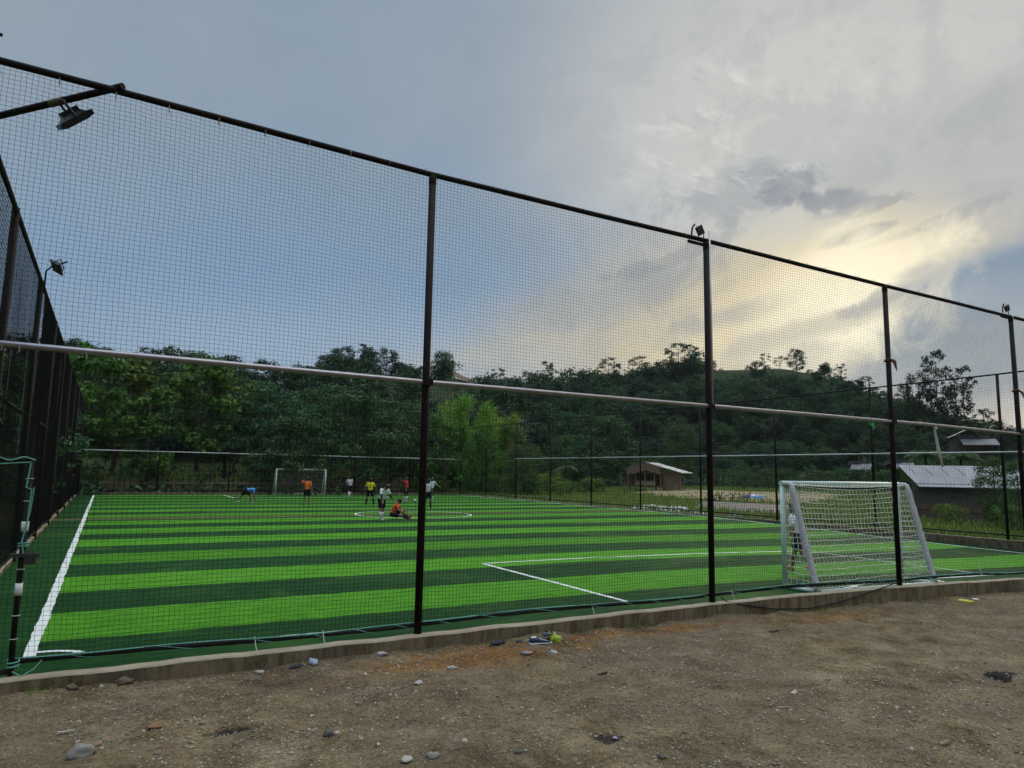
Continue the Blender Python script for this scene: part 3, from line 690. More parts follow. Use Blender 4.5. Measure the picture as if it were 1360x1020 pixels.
# ------------------------------------------------------------------ goals
def net_sheet(fn, nu, nv, r, name, mat, parent, jit=.006):
    G=np.zeros((nv+1,nu+1,3))
    for j in range(nv+1):
        for i in range(nu+1): G[j,i]=fn(i/nu,j/nv)
    G[1:-1,1:-1]+=nrs.randn(nv-1,nu-1,3)*jit
    return grid_segments(G)
def goal(name, x0, x1, yf, h, top_d, base_d, dirn, zfn, label, mats, cell, r_post, r_net, wrapped):
    g_=empty(name,((x0+x1)/2,yf,0)); tag(g_,label,'football goal','football goals on the pitch')
    cx=(x0+x1)/2; s=-dirn     # back goes against dirn
    def P(x,d,z): return Vector((x-cx, s*d, z))
    for x in (x0,x1):
        z0=zfn(x,yf); mb=MB(); mb.tube([P(x,0,z0),P(x,0,h)],r_post,12)
        shade(mb.build('post',mats[0],g_))
    mb=MB(); mb.tube([P(x0-r_post,0,h),P(x1+r_post,0,h)],r_post,12); shade(mb.build('crossbar',mats[0],g_))
    for x in (x0,x1):
        mb=MB(); zb=zfn(x,yf+s*base_d)+r_post*.8
        pts=[P(x,0,h),P(x,top_d,h-.005),P(x,top_d+.05,h-.03)]
        n=26 if wrapped else 2; e0_,e1_=P(x,top_d+.05,h-.03),P(x,base_d,zb); rs=[r_post*.95]*3
        for k in range(1,n+1):
            pts.append(e0_.lerp(e1_,k/n)); rs.append(r_post*(1.15+.22*rng.random()) if wrapped else r_post*.85)
        mb.tube(pts,rs,10); shade(mb.build('back_stay',mats[1],g_))
    mb=MB()
    mb.tube([P(x0,0,zfn(x0,yf)+.04),P(x0,base_d,zfn(x0,yf)+.04),P(x1,base_d,zfn(x1,yf)+.04),P(x1,0,zfn(x1,yf)+.04)],r_post*.8,8); shade(mb.build('base_frame',mats[0],g_))
    zb0=(zfn(x0,yf)+zfn(x1,yf))/2+.05
    def belly(u,v): return .16*math.sin(math.pi*u)*math.sin(math.pi*min(1,v*1.0))*math.sin(math.pi*v)
    w=x1-x0
    # back sheet: down from the crossbar
    def back(u,v):
        d=top_d+(base_d-top_d)*v; z=h-.03+(zb0-h)*v
        sag=.10*math.sin(math.pi*u)*(1-v)**2 if wrapped else .04*math.sin(math.pi*u)*(1-v)
        return P(x0+w*u, d-belly(u,v)*.9+(-.05 if v>.99 else 0), z-sag)
    segs=[net_sheet(back,int(w/cell),int(h/cell*1.1),r_net,'',None,g_)]
    segs.append(net_sheet(lambda u,v:P(x0+w*u, top_d*v, h-.02-.05*math.sin(math.pi*u)*v),int(w/cell),2,r_net,'',None,g_))
    for x in (x0,x1):
        def side(u,v,x=x):
            d=(top_d+(base_d-top_d)*v)*u; z=h-.03+(zb0-h)*v; return P(x+ (.05 if x==x1 else -.05)*math.sin(math.pi*u)*math.sin(math.pi*v)*(-1), d, z)
        segs.append(net_sheet(side,max(3,int(base_d/cell*.9)),int(h/cell*1.05),r_net,'',None,g_))
    cords('net',np.concatenate(segs),None,r_net,M['goal_net'],g_)
    return g_
goal('football_goal',13.58,17.52,.82,2.06,.17,.74,+1,turf_z,'goal seen from behind at the near fence, its stays wrapped in grey tape',[M['mint'],M['wrap']],.117,.052,.0075,True)
goal('football_goal',13.55,17.50,L-1.35,2.08,.25,1.1,-1,turf_z,'white goal at the far end of the pitch',[M['white_paint'],M['white_paint']],.12,.055,.003,False)

# ------------------------------------------------------------------ people
def remesh(mb, vox, name, mat, parent, smooth_it=3):
    o=mb.build(name,mat); m=o.modifiers.new('r','REMESH'); m.mode='VOXEL'; m.voxel_size=vox
    s=o.modifiers.new('s','SMOOTH'); s.iterations=smooth_it; s.factor=.5
    dg=bpy.context.evaluated_depsgraph_get(); dg.update(); me=bpy.data.meshes.new_from_object(o.evaluated_get(dg))
    o.modifiers.clear(); o.data=me; me.name=name
    if not me.materials: me.materials.append(mat)
    me.polygons.foreach_set('use_smooth',[True]*len(me.polygons)); me.update()
    o.parent=parent; return o
def capsule(mb,a,b,ra,rb,n=12):
    a,b=Vector(a),Vector(b); mb.ball(a,ra,n,8); mb.ball(b,rb,n,8); mb.tube([a,b],[ra,rb],n)
def rotx(a): return Matrix.Rotation(a,3,'X')
def person(loc, face, pose, H, cl, label):
    """face: 0 looks at the camera, 90 looks to image right, 180 away. Local +y is forward, +x the person's right."""
    k=H/1.72
    root=empty('person',loc); tag(root,label,'person','players on the pitch')
    v=Vector(loc)-CAM; v.z=0; v.normalize(); right=Vector((v.y,-v.x,0)); a=R(face)
    hd=-v*math.cos(a)+right*math.sin(a); root.rotation_euler=(0,0,math.atan2(-hd.x,hd.y))
    lean=R(pose.get('lean',0)); hip=Vector((0,0,pose.get('hip',.90)))*k
    T=rotx(-lean); sidelean=Matrix.Rotation(R(pose.get('roll',0)),3,'Y')
    def tp(x,y,z): return hip+sidelean@(T@(Vector((x,y,z))*k))     # torso space
    hips={s:tp(.085*s,0,-.02) for s in (-1,1)}; sh={s:tp(.175*s,0,.455) for s in (-1,1)}
    neck=tp(0,.01,.52); nl=R(pose.get('nod',0)); HT_=rotx(-nl)@Matrix.Rotation(R(pose.get('turn',0)),3,'Z')
    hc=neck+sidelean@(T@(rotx(-nl*.6)@(Vector((0,.02,.155))*k)))
    HM=sidelean@T@HT_
    def limb(o,f,ab,s,l,base=None):
        d=Vector((s*math.sin(R(ab)),math.sin(R(f))*math.cos(R(ab)),-math.cos(R(f))*math.cos(R(ab))))
        return o+d*l*k
    kn={};an={};toe={};el={};wr={};hand={}
    for s,nm in ((-1,'L'),(1,'R')):
        f,ab,bend=pose.get('leg'+nm,(0,4,0))[:3]
        kn[s]=limb(hips[s],f,ab,s,.42); an[s]=limb(kn[s],f-bend,ab*.6,s,.415)
        fa=pose.get('foot'+nm,0); toe[s]=an[s]+Vector((.03*s,math.cos(R(fa)),math.sin(R(fa))))*.15*k
        f,ab,bend=pose.get('arm'+nm,(4,10,12))[:3]
        el[s]=limb(sh[s],f,ab,s,.285); 
        if nm+'w' in pose: wr[s]=el[s]+(tp(*pose[nm+'w'])-el[s]).normalized()*.25*k
        else: wr[s]=limb(el[s],f+bend,ab*.7,s,.25)
        hand[s]=(wr[s]-el[s]).normalized()
    zmin=min(hip.z-.125*k,min(an[s].z-.055*k for s in an)) if pose.get('sit') else min(min(an[s].z-.085*k for s in an),min(toe[s].z-.045*k for s in toe))
    root.location.z=loc[2]-zmin
    b=MB(); r=lambda x:x*k
    capsule(b,tp(-.05,0,0),tp(.05,0,0),r(.118),r(.118)); 
    for y_,w_,d_ in ((.0,.150,.108),(.10,.138,.098),(.2,.140,.10),(.3,.158,.108),(.39,.165,.104),(.45,.145,.085)):
        b.ball(tp(0,0,y_),(r(w_),r(d_),r(.085)),14,8,rot=sidelean@T)
    capsule(b,tp(0,0,.47),neck+Vector((0,0,.02*k)),r(.062),r(.052))
    b.ball(hc,(r(.076),r(.094),r(.112)),14,10,rot=HM); b.ball(hc+HM@(Vector((0,.03,-.055))*k),(r(.058),r(.066),r(.06)),10,8,rot=HM)
    b.ball(hc+HM@(Vector((0,.098,-.012))*k),(r(.014),r(.02),r(.022)),8,6,rot=HM)
    b.ball(hc+HM@(Vector((0,.086,-.062))*k),(r(.026),r(.012),r(.010)),8,6,rot=HM)
    for s in (-1,1): b.ball(hc+HM@(Vector((.078*s,-.008,-.008))*k),(r(.013),r(.024),r(.034)),8,6,rot=HM)
    for s in (-1,1):
        capsule(b,hips[s],kn[s],r(.088),r(.056)); m_=kn[s].lerp(an[s],.3); capsule(b,kn[s],m_,r(.055),r(.056)); capsule(b,m_,an[s],r(.056),r(.036))
        capsule(b,an[s]+Vector((0,0,-.04*k)),toe[s]+Vector((0,0,-.015*k)),r(.038),r(.030))
        capsule(b,sh[s],el[s],r(.054),r(.040)); capsule(b,el[s],wr[s],r(.041),r(.027))
        hd_=hand[s]; sd=hd_.cross(Vector((0,0,1))); sd=sd.normalized() if sd.length>.2 else Vector((0,1,0)); nr=hd_.cross(sd)
        pc=wr[s]+hd_*r(.05); capsule(b,wr[s],pc+hd_*r(.025),r(.026),r(.030),10); 
        for f_ in range(4):
            o_=(f_-1.5)*.0195; lf_=(.068,.082,.076,.058)[f_]
            p0=wr[s]+hd_*r(.075)+sd*r(o_); p1=p0+hd_*r(lf_*.55)+nr*r(.010); p2=p0+hd_*r(lf_)+nr*r(.030)
            b.tube([p0,p1,p2],[r(.0105),r(.010),r(.008)],6)
        t0=wr[s]+hd_*r(.02)+sd*r(-.025); b.tube([t0,t0+hd_*r(.03)+sd*r(-.028),t0+hd_*r(.065)+sd*r(-.03)],[r(.013),r(.012),r(.009)],6)
    remesh(b,.0115*k,'body',M['skin'],root)
    # shirt
    m=MB()
    for y_,w_,d_ in ((.03,.166,.129),(.07,.163,.126),(.11,.161,.124),(.15,.162,.124),(.19,.164,.125),(.23,.168,.127),(.27,.173,.129),(.31,.177,.129),(.35,.179,.126),(.39,.178,.118),(.43,.163,.104)):
        m.ball(tp(0,-.004,y_),(r(w_),r(d_),r(.095 if .05<y_<.42 else .075)),20,10,rot=sidelean@T)
    for s in (-1,1):
        e=sh[s].lerp(el[s],.74 if not cl.get('long') else 1.0); m.tube([tp(.10*s,0,.44),sh[s],e],[r(.075),r(.070),r(.064)],14); m.ball(sh[s],r(.069),12,8)
    shirt=remesh(m,.014*k,'shirt',M[cl['shirt']],root,2)
    if cl.get('under'):
        m=MB()
        for s in (-1,1): m.tube([sh[s].lerp(el[s],.6),el[s],el[s].lerp(wr[s],.75)],[r(.050),r(.047),r(.036)],12); m.ball(el[s],r(.047),10,8)
        remesh(m,.013*k,'undershirt',M['c_under'],root,1)
    m=MB(); capsule(m,tp(-.055,0,-.005),tp(.055,0,-.005),r(.131),r(.131))
    for s in (-1,1):
        e=hips[s].lerp(kn[s],.82); m.tube([hips[s],e],[r(.110),r(.098)],16); m.ball(hips[s],r(.108),12,8)
    remesh(m,.014*k,'shorts',M[cl['shorts']],root,2)
    if cl.get('socks'):
        for s in (-1,1): m=MB(); m.tube([kn[s].lerp(an[s],.22),kn[s].lerp(an[s],.4),an[s]+Vector((0,0,-.01*k))],[r(.062),r(.064),r(.045)],12); m.build('sock',M[cl['socks']],root,smooth=True)
    for s in (-1,1):
        m=MB(); capsule(m,an[s]+Vector((0,-.01,-.045))*k,toe[s]+Vector((0,0,-.012*k)),r(.047),r(.037)); d=(toe[s]-an[s]).normalized()
        m.ball(an[s].lerp(toe[s],.5)+Vector((0,0,-.03*k)),(r(.045),r(.10),r(.04)),10,7,rot=rotx(math.asin(max(-1,min(1,d.z)))))
        remesh(m,.011*k,'boot',M[cl['boots']],root,2)
    m=MB(); m.ball(hc+HM@(Vector((0,-.018,.034))*k),(r(.092),r(.102),r(.106)),18,12,rot=HM); m.ball(hc+HM@(Vector((0,-.045,-.02))*k),(r(.078),r(.062),r(.08)),12,8,rot=HM)
    for i in range(40):
        d=HM@Vector((rng.uniform(-1,1),rng.uniform(-1,.35),rng.uniform(.1,1))).normalized(); m.ball(hc+HM@(Vector((0,-.014,.03))*k)+d*r(.082),r(.022),6,4)
    remesh(m,.010*k,'hair',M['hair'],root,1)
    for s in (-1,1): m=MB(); m.ball(hc+HM@(Vector((.032*s,.088,.012))*k),r(.0115),8,6); m.build('eye',M['eye'],root,smooth=True)
    if cl.get('gloves'):
        for s in (-1,1): m=MB(); capsule(m,wr[s]-hand[s]*r(.03),wr[s]+hand[s]*r(.10),r(.042),r(.052)); m.box(wr[s]+hand[s]*r(.15),(r(.09),r(.06),r(.10))); remesh(m,.014*k,'glove',M['glove'],root,2)
    if cl.get('number'):
        # the digit printed on the back of the shirt
        m=MB(); pts=[(-.055,.13),(.055,.13),(.055,.105),(-.005,-.05),(-.032,-.05),(.022,.105),(-.055,.105)]
        vs=[tp(-x,-.140,.245+z) for x,z in pts]+[tp(-x,-.110,.245+z) for x,z in pts]; n=len(pts)
        m.add(vs,[tuple(range(n)),tuple(range(2*n-1,n-1,-1))]+[(i,i+n,(i+1)%n+n,(i+1)%n) for i in range(n)])
        m.build('shirt_number',M['c_black'],shirt)
    return root
def gp(x,y):   # point of the turf under a pixel
    v=ray(x,y); z=0
    for _ in range(6):
        t=(z-CAM.z)/v.z; q=CAM+v*t; z=turf_z(q.x,q.y)
    return (q.x,q.y,z)
person(gp(326,669),92,dict(lean=86,hip=.76,nod=-25,legR=(38,6,26),legL=(-34,6,8),armL=(8,10,6),armR=(2,12,4)),1.68,dict(shirt='c_blue',shorts='c_black',boots='boot_white'),'player in a sky blue shirt bending down to the turf, left of the far goal')
person(gp(407,671),165,dict(legR=(2,6,2),legL=(-2,6,2),armL=(95,58,120),Lw=(-.08,.06,.70),armR=(0,10,8)),1.68,dict(shirt='c_orange',shorts='c_black',boots='boot_dark'),'player in a bright orange bib standing in front of the far goal, hand to head')
person(gp(464,661),200,dict(lean=6,legR=(20,4,18),legL=(-14,4,22),armL=(-8,14,18),armR=(14,14,20)),1.68,dict(shirt='c_grey',shorts='c_black',boots='boot_white',socks='c_white'),'player in a grey shirt walking by himself right of the far goal')
person(gp(491,671),178,dict(legR=(4,13,4),legL=(4,13,6),armL=(6,24,14),armR=(8,28,20)),1.66,dict(shirt='c_yellow',shorts='c_black',boots='boot_dark',socks='c_black',number=True),'player in a yellow shirt with a black 7, seen from behind')
person(gp(506,692),38,dict(lean=22,nod=52,hip=.90,legR=(18,5,12),legL=(-6,5,10),armL=(24,14,12),armR=(20,14,14)),1.70,dict(shirt='c_white',shorts='c_black',boots='boot_white',socks='c_white',under=True),'player in a white shirt over dark sleeves with head bowed, standing beside the seated player')
person(gp(521,689),82,dict(sit=True,lean=22,nod=28,hip=.115,legR=(84,14,8),legL=(112,10,62),armL=(40,10,30),armR=(34,14,30),footL=20,footR=60),1.68,dict(shirt='c_redorange',shorts='c_black',boots='boot_red',socks='c_under'),'player in a red orange shirt sitting on the turf with legs stretched out')
person(gp(539,667),285,dict(legR=(6,4,10),legL=(-6,4,2),armR=(110,30,120),Rw=(.06,.09,.70),armL=(4,8,10)),1.70,dict(shirt='c_red',shorts='c_black',boots='boot_white',socks='c_white'),'player in a crimson red shirt standing with one hand raised to his head')
person(gp(568,675),150,dict(lean=4,legR=(10,5,8),legL=(-8,5,14),armL=(4,12,14),armR=(4,12,14)),1.68,dict(shirt='c_grey',shorts='c_black',boots='boot_dark',socks='c_black'),'player in a grey white shirt and black socks half hidden by the first fence post')
person(gp(573,666),10,dict(legR=(12,5,10),legL=(-8,5,8),armL=(-10,42,70),armR=(10,20,30)),1.70,dict(shirt='c_pale',shorts='c_black',boots='boot_white',socks='c_white'),'player in a pale blue shirt facing the camera, just right of the first fence post')
person(gp(1061,760),240,dict(lean=8,hip=.83,legR=(24,6,10),legL=(-26,8,14),armL=(-16,18,20),armR=(20,14,24)),1.66,dict(shirt='c_white',shorts='c_navy',boots='boot_orange',gloves=True),'goalkeeper in a pale shirt and orange boots striding in front of the near goal')
bx=gp(551,667); mb=MB()
mb.ball((0,0,.11),.11,20,14); o=mb.build('football',simple('white_football',(.75,.76,.74),(.6,.61,.6),14,.4),smooth=True); o.location=bx; tag(o,'white football lying on the turf beside the player in red','football')

# ------------------------------------------------------------------ trees
def leaf_quads(centers, normals, ln, wd, rs, droop=.25, upbias=0):
    """bent diamond leaves: four points each, two triangles"""
    n=len(centers); d=rs.randn(n,3); d-= (d*normals).sum(1,keepdims=True)*normals; d/=np.linalg.norm(d,axis=1,keepdims=True)+1e-9
    s=np.cross(normals,d); L_=ln*(.7+.6*rs.rand(n,1)); W_=wd*(.7+.6*rs.rand(n,1))
    a=centers-d*L_*.5; b=centers+s*W_*.5; c=centers+d*L_*.5-normals*L_*droop; e=centers-s*W_*.5
    V=np.stack([a,b,c,e],1).reshape(-1,3); q=(np.arange(n)*4)[:,None]+np.array([[0,1,2,3]]); return V,q
def clump_leaves(cs, rad, per, ln, wd, rs, flat=.7, up=.6):
    Vs=[];Qs=[];off=0
    for c,r_ in zip(cs,rad):
        n=int(per*(r_**2)); 
        if n<3: n=3
        d=rs.randn(n,3); d/=np.linalg.norm(d,axis=1,keepdims=True); rr=r_*(rs.rand(n,1)**.35)*(1+.25*rs.randn(n,1)*.6)
        p=d*rr*np.array([1,1,flat]); nn=d*.8+np.array([0,0,up])+rs.randn(n,3)*.45; nn/=np.linalg.norm(nn,axis=1,keepdims=True)
        V,q=leaf_quads(np.asarray(c)+p,nn,ln,wd,rs); Vs.append(V);Qs.append(q+off);off+=len(V)
    return np.concatenate(Vs),np.concatenate(Qs)
def crown_centers(rs, h0, h1, rx, n, rmin, rmax, prof):
    cs=[];rd=[]
    for i in range(n):
        t=rs.rand(); z=h0+(h1-h0)*t; R_=rx*prof(t); a=rs.rand()*6.283; q=R_*math.sqrt(rs.rand()*.8+.2)
        r_=rmin+(rmax-rmin)*rs.rand()
        cs.append((q*math.cos(a),q*math.sin(a),z)); rd.append(r_)
    return cs,rd
PROTO=[]
def tree_proto(seed, H, trunk_r, h0, rx, n, rmin, rmax, per, ln, wd, mat, prof, flat=.7, split=True, limbs=14, bark='bark', lean=0.):
    rs=np.random.RandomState(seed); cs,rd=crown_centers(rs,h0,H-rmax*.6,rx,n,rmin,rmax,prof)
    mb=MB(); top=h0+(H-h0)*.75; bendx,bendy=rs.randn(2)*.25
    def tr(z): t=z/top; return Vector((bendx*math.sin(t*2.2)+lean*t*t,bendy*math.sin(t*1.7),z))
    zs=np.linspace(-.4,top,9); mb.tube([tr(z) for z in zs],[trunk_r*(1.25 if z<0 else 1)*(1-.8*max(0,z)/top)+.02 for z in zs],8)
    order=sorted(range(n),key=lambda i:-rd[i])[:limbs]
    for i in order:
        c=Vector(cs[i]); zb=max(h0*.55,min(top*.95,c.z-.45*math.hypot(c.x,c.y)-.3)); a=tr(zb); m_=a.lerp(c,.5)+Vector((0,0,-.12*(c-a).length))
        rr=trunk_r*.42*(1-.6*zb/top); mb.tube([a,a.lerp(m_,.5),m_,c],[rr,rr*.75,rr*.5,.02],6,cap=False)
    V,Q=clump_leaves(cs,rd,per,ln,wd,rs,flat)
    return mb,V,Q,mat,M[bark]
def link_tree(name, pr, loc, rz, sc, label, cat, group, joined=False):
    mb,V,Q,mat,bark=pr
    if joined:
        n=len(mb.v); fq=[f for f in mb.f]; 
        o=mb.build(name,mats=[bark,mat]); me=o.data
        bm=bmesh.new(); bm.from_mesh(me); vv=[bm.verts.new(v) for v in V.tolist()]
        for q in Q.tolist():
            f=bm.faces.new([vv[i] for i in q]); f.material_index=1
        bm.to_mesh(me); bm.free(); o.location=loc; o.rotation_euler=(0,0,rz); o.scale=sc if hasattr(sc,'__len__') else (sc,)*3
        tag(o,label,cat,group); return o,[]
    e=empty(name,loc,rz); e.scale=sc if hasattr(sc,'__len__') else (sc,)*3; tag(e,label,cat,group)
    t_=mb.build('trunk',bark,e,smooth=True); c_=from_np('crown',V,Q,None,mat,e)
    return e,[t_,c_]
round_prof=lambda t: math.sqrt(max(.05,1-(2*t-1)**2*.9))
umb=lambda t: .45+.75*math.sin(math.pi*min(1,t*.9+.1))*(1-.35*t)
cone=lambda t: 1.0-.75*t
class Kind:
    def __init__(s, name, pr, cat='tree', joined=False): s.name=name; s.pr=pr; s.cat=cat; s.first=None; s.joined=joined
    def put(s, loc, rz, sc, label, group=None):
        if s.first is None:
            s.first,s.kids=link_tree(s.name,s.pr,loc,rz,sc,label,s.cat,group,s.joined); return s.first
        c=copy_tree(s.first,s.kids,loc,rz,sc); c['label']=label
        if group: c['group']=group
        elif 'group' in c.keys(): del c['group']
        return c
teak=[Kind('broadleaf_tree',tree_proto(21+i,10.5,.17,2.2,2.7,27,.55,1.2,92,.50,.30,M['leaf_teak'],round_prof,.75)) for i in range(3)]
dense=[Kind('spreading_tree',tree_proto(41+i,9.2,.22,1.8,4.0,46,.7,1.55,92,.32,.17,M['leaf_dark'],umb,.45,limbs=20)) for i in range(3)]
mid=[Kind('leafy_tree',tree_proto(61+i,8.4,.15,1.2,2.5,48,.5,1.0,120,.27,.15,M['leaf_mid'],round_prof,.8)) for i in range(2)]
lite=[Kind('leafy_tree',tree_proto(71+i,8.4,.15,.8,2.9,40,.5,1.05,120,.30,.16,M['leaf_teak'],round_prof,.8)) for i in range(2)]
hillk=[Kind('hillside_tree',tree_proto(81+i,8.0,.15,.9,3.2,44,.75,1.35,46,.42,.28,M['leaf_hill'],[round_prof,umb,cone,round_prof,umb][i],[.8,.45,.9,.9,.5][i],limbs=8),joined=True) for i in range(5)]
ridge=[Kind('ridge_tree',tree_proto(101+i,[10,9,11][i],.13,[2.0,.8,3.2][i],[3.1,3.0,2.6][i],[64,70,44][i],.35,[.85,1.1,.8][i],75,.34,.20,M['leaf_sparse'],[umb,round_prof,umb][i],[.55,.8,.5][i],limbs=26)) for i in range(3)]
bush=[Kind('leafy_bush',tree_proto(121+i,2.3,.05,.2,1.25,22,.3,.6,150,.20,.11,M['leaf_mid' if i else 'weed'],round_prof,.8,limbs=8),'bush') for i in range(2)]

def bamboo_proto(seed, n, H, spread, mat):
    rs=np.random.RandomState(seed); mb=MB(); Vs=[];Qs=[];off=0
    for i in range(n):
        a=rs.rand()*6.283; q=spread*.28*math.sqrt(rs.rand()); h=H*(.65+.35*rs.rand()); ou=spread*(.35+.65*rs.rand()); aa=a+rs.randn()*.4
        b=Vector((q*math.cos(a),q*math.sin(a),-.2)); d=Vector((math.cos(aa),math.sin(aa),0)); P=[]
        for k in range(9):
            t=k/8; P.append(b+Vector((0,0,1))*(h*(t-.22*t**4))+d*ou*(t**2.4))
        mb.tube(P,[.045*(1-.85*k/8)+.006 for k in range(9)],5,cap=False)
        for k in range(34):
            t=.28+.72*rs.rand(); j=min(7,int(t*8)); p=P[j].lerp(P[j+1],t*8-j); m_=int(16)
            c=np.array(p)+rs.randn(m_,3)*np.array([.26,.26,.20])*(.6+.7*t)-np.array([0,0,.22]); nn=rs.randn(m_,3)*.7+np.array([0,0,.5]); nn/=np.linalg.norm(nn,axis=1,keepdims=True)
            V,qd=leaf_quads(c,nn,.34,.075,rs,.5); Vs.append(V);Qs.append(qd+off);off+=len(V)
    return mb,np.concatenate(Vs),np.concatenate(Qs),mat,M['culm']
bam=Kind('bamboo_clump',bamboo_proto(5,22,8.6,2.6,M['leaf_bamboo']),'bamboo')
bam2=Kind('bamboo_clump',bamboo_proto(6,12,8.0,2.6,M['leaf_sparse']),'bamboo')
def palm_proto(seed, n, H, fl, mat, banana=False):
    rs=np.random.RandomState(seed); mb=MB(); mb.tube([(0,0,-.2),(.05,0,H*.5),(.1,0,H)],[.13,.11,.09],8); Vs=[];Qs=[];off=0
    for i in range(n):
        a=6.283*i/n+rs.randn()*.2; el=rs.uniform(.25,1.15); d=Vector((math.cos(a),math.sin(a),0)); P=[]
        for k in range(9):
            t=k/8; P.append(Vector((.1,0,H))+d*fl*t*math.cos(el*.8)+Vector((0,0,fl*(math.sin(el)*t-.75*t*t))))
        mb.tube(P,[.02*(1-.8*k/8)+.004 for k in range(9)],4,cap=False)
        for k in range(8):
            for u in (0,.33,.66):
                p=P[k].lerp(P[k+1],u); tn=(P[k+1]-P[k]).normalized(); s=tn.cross(Vector((0,0,1))).normalized(); w=fl*.26*math.sin(math.pi*min(1,.12+.86*(k+u)/8))+.05
                for sg in (-1,1):
                    e=p+s*sg*w+tn*w*.55-Vector((0,0,w*.45)); b2=p+tn*.10
                    Vs.append(np.array([p,p.lerp(e,.5)+tn*.05,e,b2.lerp(e,.4)+tn*.08])); Qs.append(np.array([[0,1,2,3]])+off); off+=4
    return mb,np.concatenate(Vs),np.concatenate(Qs),mat,M['bark']
palm=Kind('palm_tree',palm_proto(9,14,3.2,2.0,M['leaf_mid']),'palm')

def gz(x,y): return hill_z(x,y)
def put_px(kind, x, dist, sc, label, group=None, rz=None):
    v=ray(x,620); p=CAM+v*dist; z=gz(p.x,p.y)
    return kind.put((p.x,p.y,z-.05),rng.uniform(0,6.28) if rz is None else rz,sc,label,group)
# scale so that the top of a kind of height h reaches the pixel row
def top_scale(x, ytop, dist, h):
    v=ray(x,620); p=CAM+v*dist; zt=(CAM+ray(x,ytop)*dist).z; return (zt-gz(p.x,p.y))/h
GT='tall trees behind the far fence'
front=[  # x, top row, distance, kind, height, label
 (100,446,64,teak[0],10.5,'tall large-leaved tree behind the left end of the far fence'),
 (150,456,68,teak[1],10.5,'bright large-leaved tree second from the left behind the far fence'),
 (195,505,62,teak[2],10.5,'lower large-leaved tree behind the far fence, well left of the player in blue'),
 (238,450,82,dense[1],9.2,'dark round-topped tree rising above its neighbours against the sky at left'),
 (262,466,67,teak[0],10.5,'yellow green large-leaved tree above the player in blue'),
 (300,488,70,teak[1],10.5,'large-leaved tree next to the dark spreading trees, left of the far goal'),
 (352,503,68,dense[0],9.2,'dark spreading tree right behind the far goal'),
 (420,500,72,dense[1],9.2,'dark spreading tree behind the player in grey, right of the far goal'),
 (470,512,65,dense[2],9.2,'blue green spreading tree behind the player in yellow'),
 (520,520,70,dense[0],9.2,'dark spreading tree left of the first fence post, over the seated player'),
 (385,545,62,dense[2],9.2,'low layered tree directly over the crossbar of the far goal'),
 (545,530,78,mid[0],8.4,'leafy tree just left of the bamboo clump'),
 (590,548,66,lite[0],8.4,'pale green leafy tree in front of the bamboo, touching the first fence post'),
 (640,566,70,lite[1],8.4,'pale green leafy tree standing right in front of the large bamboo clump'),
 (682,560,76,lite[0],8.4,'pale green leafy tree right of the bamboo clumps'),
 (650,560,80,mid[1],8.4,'leafy tree right of the bamboo clump at the far right corner'),
 (697,587,66,mid[0],8.4,'small bright round tree beside the right fence, near the far corner'),
 (745,575,95,mid[1],8.4,'leafy tree left of the bamboo hut, behind the right fence'),
 (800,540,105,dense[1],9.2,'tall dark tree standing just behind the bamboo hut'),
 (780,570,100,dense[0],9.2,'dark spreading tree left of the bamboo hut'),
 (905,560,112,mid[0],8.4,'tree behind the right end of the bamboo hut'),
]
for (x,yt,d,k,h,lab) in front:
    s=top_scale(x,yt,d,h); w=min(1.35,max(.8,s)); put_px(k,x,d,(w,w,s),lab,GT)
put_px(bam,622,72,(1.0,1.0,top_scale(622,492,72,8.2)),'large yellow green bamboo clump right of the first fence post')
put_px(bam,662,80,(.85,.85,top_scale(662,520,80,8.2)),'smaller yellow green bamboo clump at the far right corner of the pitch')
# deeper leafy wall behind the front trees, and trees left of the left fence
GB='trees filling the gap behind the front trees'
for i in range(22):
    x=75+i*26+rng.uniform(-8,8); d=rng.uniform(76,88); k=[dense[i%3],mid[i%2],hillk[i%5]][i%3]
    put_px(k,x,d,rng.uniform(.75,1.0),'shaded tree half hidden behind the front trees at the far end of the pitch',GB)
GL='dark trees beyond the left net fence'
for i in range(13):
    y=4+i*4.4; x=-rng.uniform(2.4,5.5)-(2 if i<3 else 0); k=[dense[i%3],teak[i%3]][i%2]
    k.put((x,y,-.1),rng.uniform(0,6.28),rng.uniform(.50,.66) if i<4 else rng.uniform(.62,.8),'dark tree beyond the net fence along the left touchline',GL)
# wooded hillside
GH='trees covering the wooded hillside'
cnt=0
while cnt<292:
    x=rng.uniform(-120,1420)
    if x<560 and rng.random()<.45: continue
    rb,rc=np.interp(azim(x),HA,HB),np.interp(azim(x),HA,HC)
    t=rng.random()**.8*1.0
    if x<560: t=.5+.55*rng.random()
    if x>1190 and t>1.0: continue
    if 925<x<1130 and t>.70 and rng.random()<.8: continue
    if 585<x<640 and t>.60: continue
    r=rb+(rc-rb)*t+rng.uniform(-2,4)
    p=CAM+ray(x,620)*r
    s=rng.uniform(.55,.95)*(.8 if t>.85 else 1)*(.72 if x>930 else 1)*(.8 if 585<x<650 else 1)
    hillk[rng.randrange(5)].put((p.x,p.y,gz(p.x,p.y)-.4),rng.uniform(0,6.28),(s*1.15,s*1.15,s*rng.uniform(.8,1.15)),'tree in the mass of trees covering the wooded hillside',GH); cnt+=1
scrub=[Kind('scrub_bush',tree_proto(131+i,3.4,.06,.1,2.2,26,.6,1.05,60,.36,.22,M['leaf_hill' if i<2 else 'leaf_mid'],round_prof,.8,limbs=5),'bush',joined=True) for i in range(3)]
